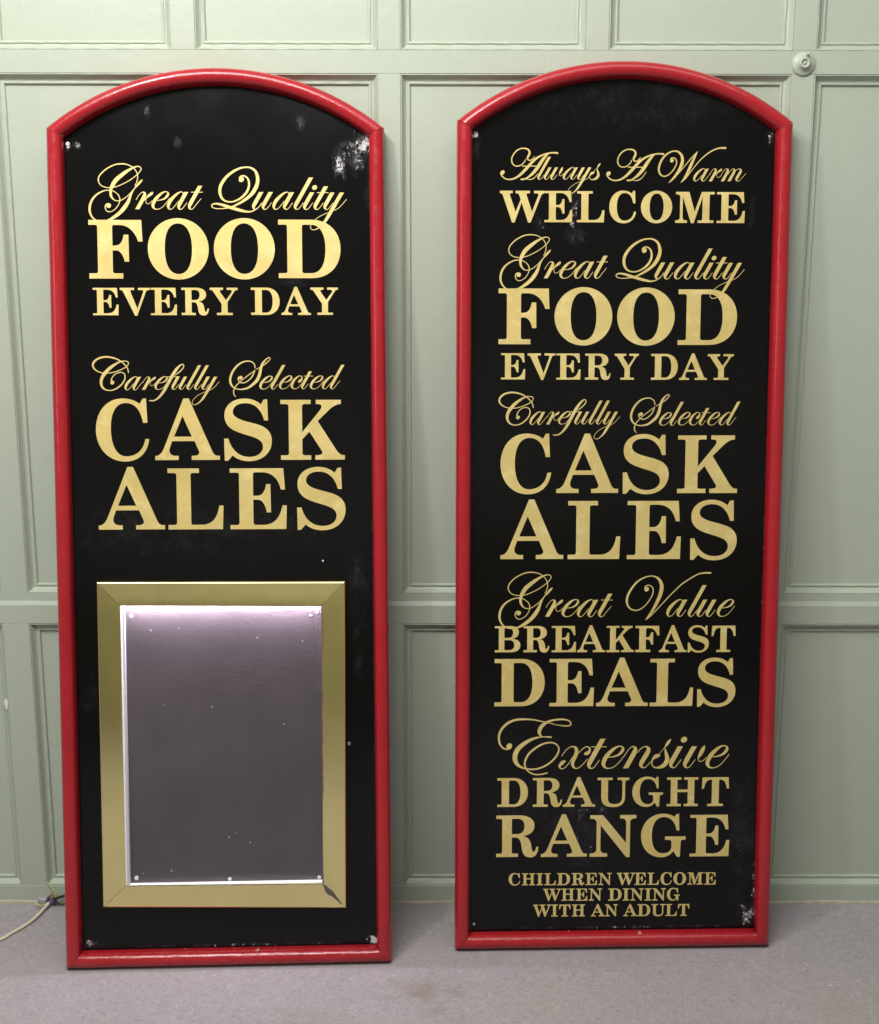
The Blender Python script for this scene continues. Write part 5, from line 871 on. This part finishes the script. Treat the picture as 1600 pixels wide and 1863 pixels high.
def make_sign(name, origin, yaw, lean, path, board_mat, chip_mat, label, letters, words, screws):
    root = empty(name)
    e = Vector((math.cos(yaw), math.sin(yaw), 0))
    nn = Vector((-math.sin(yaw), math.cos(yaw), 0))
    u = math.cos(lean) * Vector((0, 0, 1)) + math.sin(lean) * nn
    Y = u.cross(e)
    Mx = Matrix((e, Y, u)).transposed().to_4x4()
    Mx.translation = Vector(origin)
    root.matrix_world = Mx
    tag(root, label, 'pub sign', 'arched pub signs leaning on the panelled wall')
    n = len(path)
    rings = [inset(path, s * FR_W / 0.036) for s, d in PROFILE]
    arc_last = n - 1
    segs = {'bottom_rail': [0, 1], 'side_rail': None, 'arched_rail': list(range(2, n))}

    def loft(pname, idx, mat):
        verts, faces = [], []
        m = len(PROFILE)
        # subdivide long straight runs a little and let them wander by a hair
        pts = []
        for a, b in zip(idx[:-1], idx[1:]):
            k = 26 if len(idx) == 2 else 1
            for j in range(k):
                pts.append((a, b, j / k))
        pts.append((idx[-2], idx[-1], 1.0))
        g0 = 0.0006 / (Vector(path[idx[1]]) - Vector(path[idx[0]])).length
        g1 = 0.0006 / (Vector(path[idx[-1]]) - Vector(path[idx[-2]])).length
        pts[0] = (pts[0][0], pts[0][1], g0)                  # a hair-thin open joint at each mitre
        pts[-1] = (pts[-1][0], pts[-1][1], 1.0 - g1)
        for c, (a, b, t) in enumerate(pts):
            for r, (s, d) in enumerate(PROFILE):
                p = rings[r][a] * (1 - t) + rings[r][b] * t
                w = 0.00022 * math.sin(c * 1.3 + r * 0.7) if (len(idx) == 2 and 0 < t < 1 and 1 < r < m - 2) else 0
                verts.append((p[0], -d + w, p[1]))
        for c in range(len(pts) - 1):
            for r in range(m - 1):
                faces.append((c * m + r, c * m + r + 1, (c + 1) * m + r + 1, (c + 1) * m + r))
        for c in (0, len(pts) - 1):
            faces.append(tuple(c * m + r for r in range(m)))
        o = mesh_obj(pname, verts, faces, mat, root, smooth=True)
        o.data.set_sharp_from_angle(angle=math.radians(50))
        return o
    loft('bottom_rail', [0, 1], chip_mat)
    loft('side_rail', [1, 2], RED)
    loft('arched_rail', list(range(2, n)), RED)
    loft('side_rail', [n - 1, 0], RED)
    # board
    ins = inset(path, 0.0305)
    verts = [(p[0], -BOARD_D, p[1]) for p in ins] + [(p[0], -BOARD_D + 0.016, p[1]) for p in ins]
    faces = [tuple(range(n)), tuple(range(2 * n - 1, n - 1, -1))]
    mesh_obj('board', verts, faces, board_mat, root)
    # batten across the back that rests on the wall
    v, f = box_vf(-0.30, 0.30, 0.0301, 0.0480, 1.70, 1.745)
    mesh_obj('back_batten', v, f, DARKWOOD, root)
    place_letters(letters, root)
    for t, enc in words:
        script_word(enc, root)
    for x, z, r, mt in screws:
        s = lathe_y('screw', [(r, 0.0), (r, 0.0006), (r * 0.8, 0.0014), (r * 0.35, 0.0016), (r * 0.3, 0.0008), (0.0002, 0.0008)], mt, root, 16)
        s.location = (x / 1000, -BOARD_D, z / 1000)
    return root


L_BLOBS = [(0.3077, 1.775, 0.0188, 0.0298, 0.8), (0.3194, 1.7796, 0.014, 0.0115, 1.1), (0.2913, 1.7486, 0.0164, 0.0252, 0.65), (0.2564, 1.7404, 0.0118, 0.0275, 0.75), (0.2822, 1.7748, 0.0163, 0.0138, 0.6), (-0.1472, 1.8399, 0.0059, 0.0091, 0.5), (-0.0855, 1.7793, 0.0071, 0.0103, 0.5), (0.1762, 1.8197, 0.0082, 0.0114, 0.5), (0.3222, 1.6916, 0.0099, 0.0802, 0.35), (0.2886, 0.8177, 0.0196, 0.0717, 0.3), (0.2908, 0.6538, 0.0121, 0.0192, 0.35), (0.3213, 0.0436, 0.0147, 0.0122, 1.1), (0.1457, 1.4871, 0.0397, 0.0093, 0.25), (-0.3129, 1.767, 0.0055, 0.0070, 1.1), (-0.2936, 1.77, 0.0081, 0.0068, 0.7), (-0.2929, 0.598, 0.0149, 0.0359, 0.25), (-0.2992, 0.046, 0.016, 0.006, 0.7), (0.0, 0.0385, 0.30, 0.0028, 0.5), (-0.05, 0.96, 0.24, 0.05, 0.22), (0.322, 0.9, 0.003, 0.55, 0.4)]
R_BLOBS = [(-0.1036, 1.627, 0.0135, 0.0387, 0.6), (-0.096, 1.5779, 0.0185, 0.016, 0.5), (-0.1745, 1.5983, 0.0092, 0.0183, 0.4), (-0.0523, 0.3161, 0.0416, 0.0225, 0.45), (-0.0677, 0.2589, 0.0409, 0.076, 0.4), (0.2927, 0.2298, 0.0295, 0.102, 0.35), (0.1483, 0.3523, 0.0143, 0.0252, 0.5), (0.3097, 0.0642, 0.022, 0.0205, 0.8), (0.3205, 0.1264, 0.0053, 0.0774, 0.55), (-0.3136, 1.7843, 0.0069, 0.0068, 1.3), (-0.3112, 1.7607, 0.0069, 0.018, 0.5), (0.3123, 1.7815, 0.01, 0.0158, 0.5), (0.276, 1.6202, 0.0061, 0.0343, 0.35), (0.0, 0.0400, 0.30, 0.0026, 0.5), (0.3222, 0.9, 0.003, 0.5, 0.35), (-0.12, 0.30, 0.14, 0.05, 0.25), (0.10, 1.86, 0.2, 0.05, 0.2)]

pathL = outline((-.3542, 0), (.3563, 0.0005), (.3510, 1.8068), (-.3529, 1.8013), (-.0016, 1.9275))
pathR = outline((-.3561, 0), (.3555, 0.001), (.3537, 1.8109), (-.3532, 1.8113), (-.0020, 1.9336))
signL = make_sign('arched_sign', (-0.45504, -0.26811, 0.0), 0.037183, 0.124949, pathL,
                  make_board('scuffed_black_gloss_board', L_BLOBS), make_red_chipped('chipped_red_paint', 0.0, 0.0325),
                  'red framed black arched sign with gold lettering above a brass framed lit display case',
                  LEFT_LETTERS, LEFT_WORDS,
                  [(-309, 50.6, 5.2 / 1000, SCREW), (294, 1779, 3.4 / 1000, SCREW), (-313, 1773, 4.6 / 1000, SCREW_WHITE), (212.6, 889, 2.2 / 1000, SCREW_WHITE), (266, 486, 4.0 / 1000, SCREW)])
signR = make_sign('arched_sign', (0.39742, -0.19834, 0.0), 0.0213988, 0.0849615, pathR,
                  make_board('hazed_black_gloss_board', R_BLOBS), make_red_chipped('knocked_red_paint', -0.002, 0.0328),
                  'red framed black arched sign covered in gold lettering with Children Welcome at the bottom',
                  RIGHT_LETTERS, RIGHT_WORDS,
                  [(-312.5, 1784, 4.0 / 1000, SCREW_WHITE), (310, 1785, 3.6 / 1000, SCREW), (-312.5, 51, 3.6 / 1000, SCREW), (309, 52.5, 4.2 / 1000, SCREW)])

# ------------------------------------------------------------------ lit display case on the left sign
case_o = [(-.2680, .8500), (.2611, .8468), (.2573, .1268), (-.2697, .1385)]     # outer corners, clockwise from top left
case_i = [(-.2192, .7988), (.2100, .7937), (.2063, .1832), (-.2191, .1863)]
case_x0, case_x1, case_z0, case_z1 = -.2225, .2103, .1832, .8040
BACK_D = -0.0074
v = [(-.250, 0.0139, .145), (.245, 0.0139, .145), (.245, 0.0139, .835), (-.250, 0.0139, .835),
     (-.250, -BACK_D, .145), (.245, -BACK_D, .145), (.245, -BACK_D, .835), (-.250, -BACK_D, .835)]
case = mesh_obj('display_case', v, [(0, 1, 5, 4), (1, 2, 6, 5), (2, 3, 7, 6), (3, 0, 4, 7), (4, 5, 6, 7)], BACKING, signL)


def brass_strip(i):
    j = (i + 1) % 4
    oa, ob, ia, ib = (Vector(q) for q in (case_o[i], case_o[j], case_i[i], case_i[j]))
    ca, cb = (Vector(c) for c in ((sum(x for x, z in case_o) / 4, sum(z for x, z in case_o) / 4),) * 2)
    def lerp(a, b, t): return a * (1 - t) + b * t
    prof = [(0.0, -0.0139), (0.0, 0.0090), (0.025, 0.0105), (0.062, 0.0118), (0.10, 0.0120), (0.97, 0.0120), (1.0, 0.0112), (1.0, 0.0092)]
    verts, faces = [], []
    K = 24
    for k in range(K + 1):
        t = k / K
        for s, d in prof:
            a, b = lerp(oa, ia, s), lerp(ob, ib, s)
            p = lerp(a, b, t)
            w = 0.0004 * math.sin(k * 0.6 + i * 2) * math.sin(math.pi * s) if 0.1 < s < 0.98 else 0
            verts.append((p.x, -d - w, p.y))
    m = len(prof)
    for k in range(K):
        for r in range(m - 1):
            faces.append((k * m + r, k * m + r + 1, (k + 1) * m + r + 1, (k + 1) * m + r))
    for k in (0, K):
        faces.append(tuple(k * m + r for r in range(m)))
    o = mesh_obj('brass_strip', verts, faces, BRASS, case, smooth=True)
    o.data.set_sharp_from_angle(angle=math.radians(12))


for i in range(4):
    brass_strip(i)


def slab(name, pts, mat, parent):
    return mesh_obj(name, pts, [(0, 1, 2, 3)], mat, parent)


# pale acrylic lining of the opening: left lip + side, bottom, right, top
x0, x1, z0, z1 = -.2193, .2068, .1850, .8040
v, f = box_vf(x0 - 0.006, x0 + 0.0018, -0.0090, 0.0072, z0 - 0.004, z1)
mesh_obj('lit_edge', v, f, ACRYL, case)
v, f = box_vf(x0 + 0.0019, x0 + 0.0070, -0.0045, 0.0073, z0, z1)
mesh_obj('side_lining', v, f, ACRYL_DIM, case)
v, f = box_vf(x0 + 0.0043, x1 + 0.003, -0.0088, 0.0072, z0 - 0.006, z0 - 0.0002)
mesh_obj('lit_edge', v, f, ACRYL, case)
v, f = box_vf(x1 + 0.0035, x1 + 0.0075, -0.0088, 0.0072, z0 - 0.004, z1)
mesh_obj('side_lining', v, f, ACRYL_DIM, case)
v, f = box_vf(x0 - 0.006, x1 + 0.0075, -0.0086, 0.0072, z1 + 0.0050, z1 + 0.0075)
mesh_obj('top_lining', v, f, ACRYL_DIM, case)
# LED strip tucked under the top brass strip, shining down the backing
v, f = box_vf(x0 + 0.004, x1 + 0.002, -0.0084, -0.0025, z1 + 0.0020, z1 + 0.0049)
mesh_obj('light_strip', v, f, LED, case)
for x, z, r in ((-200, 773.5, 4.0), (199.5, 779, 3.8), (-200, 196, 4.8), (2.5, 190, 4.0), (198, 190, 4.2), (186, 771, 2.2)):
    s = lathe_y('screw', [(r / 1000, 0.0), (r / 1000, 0.0008), (r * 0.8 / 1000, 0.0018), (r * .4 / 1000, 0.0020), (r * .35 / 1000, 0.0012), (0.0002, 0.0012)], SCREW_WHITE, case, 16)
    s.location = (x / 1000, -BACK_D * 1.0 , z / 1000)
# dust specks stuck to the backing
sv, sf = [], []
for x, z in [(-159.7, 743.5), (-158, 741), (-98.6, 745.3), (69.6, 723.2), (166.7, 715.0), (-133.4, 577.6), (-30.8, 571.5), (-29, 574), (124.2, 533.2), (17.2, 292.3), (0.4, 281.5), (2.5, 284), (48.0, 270.9), (-124.8, 210.1), (-122, 212), (-185.8, 206)]:
    a = random.random() * 3.1; L_, W_ = random.uniform(0.9, 2.0), random.uniform(0.5, 0.9)
    b = len(sv)
    for k in range(6):
        g = k * math.pi / 3
        px_, pz_ = L_ * math.cos(g), W_ * math.sin(g)
        sv.append(((x + px_ * math.cos(a) - pz_ * math.sin(a)) / 1000, -BACK_D - 0.0005, (z + px_ * math.sin(a) + pz_ * math.cos(a)) / 1000))
    sf.append(tuple(range(b, b + 6)))
sp = mesh_obj('dust_specks', sv, sf, SCREW_WHITE, case)
sp['kind'] = 'stuff'


def ragged(p, q, wmin, wmax, side, n=90, skip=0.0):
    """thin uneven line of tarnish along a brass edge"""
    p, q = Vector(p), Vector(q)
    d = (q - p).normalized(); nr = Vector((-d.y, d.x)) * side
    verts, faces = [], []
    w = wmin
    for k in range(n + 1):
        w = min(max(w + random.uniform(-1, 1) * (wmax - wmin) * 0.45, wmin), wmax)
        c = p.lerp(q, k / n)
        a, b = c - nr * 0.0002, c + nr * w
        verts += [(a.x, -0.0127, a.y), (b.x, -0.0127, b.y)]
        if k:
            faces.append((2 * k - 2, 2 * k - 1, 2 * k + 1, 2 * k))
    mesh_obj('tarnish_line', verts, faces, TARNISH, case)


ragged(case_i[0], case_i[1], 0.0003, 0.0022, 1)
ragged(case_i[1], case_i[2], 0.0012, 0.0042, 1)
ragged(case_i[3], case_i[2], 0.0002, 0.0012, -1)
cr = [(206.3, 182.0), (214.6, 178.2), (221, 172), (228.0, 166.5), (233.0, 159.4), (238, 151.9), (246, 141), (250.6, 134.4), (244, 139), (238.3, 144.5), (231, 151), (226.4, 155.0), (219.0, 157.9), (214, 163), (210.9, 171)]
mesh_obj('corroded_mitre', [(x / 1000, -0.0129, z / 1000) for x, z in cr], [tuple(range(len(cr)))], CORRODE, case)
for (ax, az), (bx, bz), w in (((-266, 141), (-221, 184.5), 0.0011), ((-264, 846), (-221.5, 801), 0.0006), ((259, 844), (211.5, 796), 0.0013)):
    a, b = Vector((ax / 1000, az / 1000)), Vector((bx / 1000, bz / 1000))
    d = (b - a).normalized(); nr = Vector((-d.y, d.x))
    vv, ff = [], []
    for k in range(13):
        c = a.lerp(b, k / 12) + nr * random.uniform(-0.0006, 0.0006)
        ww = w * random.uniform(0.3, 1.0)
        vv += [((c + nr * ww / 2).x, -0.0128, (c + nr * ww / 2).y), ((c - nr * ww / 2).x, -0.0128, (c - nr * ww / 2).y)]
        if k: ff.append((2 * k - 2, 2 * k - 1, 2 * k + 1, 2 * k))
    mesh_obj('mitre_joint', vv, ff, CORRODE, case)

# ------------------------------------------------------------------ the cable and connector on the carpet
cable = empty('power_cable', (-0.945, -0.03, 0))
tag(cable, 'cream power cable and grey connector with bare coloured wires on the carpet by the wall', 'cable')


def at(x, y, z): return (x + 0.945, y + 0.03, z)


tube('flex', [at(-1.45, -0.30, 0.0005), at(-1.20, -0.275, 0.0005), at(-1.06, -0.225, 0.0005), at(-0.9962, -0.1694, 0.0005), at(-0.9804, -0.1443, 0.0005), at(-0.9603, -0.1117, 0.0008), at(-0.9465, -0.0783, 0.0020), at(-0.9374, -0.0400, 0.0050), at(-0.9330, -0.0240, 0.0080)], 0.0038, CREAM, cable)
v, f = box_vf(-0.022, 0.0, -0.014, 0.0, 0.0, 0.017, 0.003)
c_ = mesh_obj('connector_block', v, f, GREYPL, cable)
c_.location = at(-0.940, -0.006, -0.002); c_.rotation_euler = (0, math.radians(6), math.radians(-8))
tube('wire', [at(-0.933, -0.024, 0.009), at(-0.926, -0.020, 0.011), at(-0.930, -0.016, 0.016), at(-0.941, -0.014, 0.012)], 0.0021, BLUEW, cable)
tube('wire', [at(-0.933, -0.024, 0.009), at(-0.920, -0.019, 0.010), at(-0.917, -0.016, 0.007), at(-0.940, -0.016, 0.006)], 0.0021, BLUEW, cable)
tube('wire', [at(-0.9345, -0.024, 0.010), at(-0.924, -0.018, 0.019), at(-0.927, -0.013, 0.024), at(-0.941, -0.012, 0.014)], 0.0019, BROWNW, cable)
tube('wire', [at(-0.918, -0.016, 0.018), at(-0.922, -0.014, 0.032), at(-0.931, -0.012, 0.046), at(-0.940, -0.010, 0.054)], 0.0011, YGW, cable)
tube('wire', [at(-0.9345, -0.025, 0.010), at(-0.945, -0.030, 0.006), at(-0.960, -0.030, 0.009), at(-0.966, -0.028, 0.012)], 0.0012, YGW, cable)
tube('black_lead', [at(-0.922, -0.018, 0.014), at(-0.905, -0.018, 0.021), at(-0.885, -0.020, 0.026), at(-0.84, -0.03, 0.03), at(-0.78, -0.05, 0.02)], 0.0034, BLACKRUB, cable)
tube('black_lead', [at(-0.924, -0.020, 0.004), at(-0.905, -0.021, 0.003), at(-0.885, -0.022, 0.004), at(-0.82, -0.035, 0.005)], 0.0018, BLACKRUB, cable)
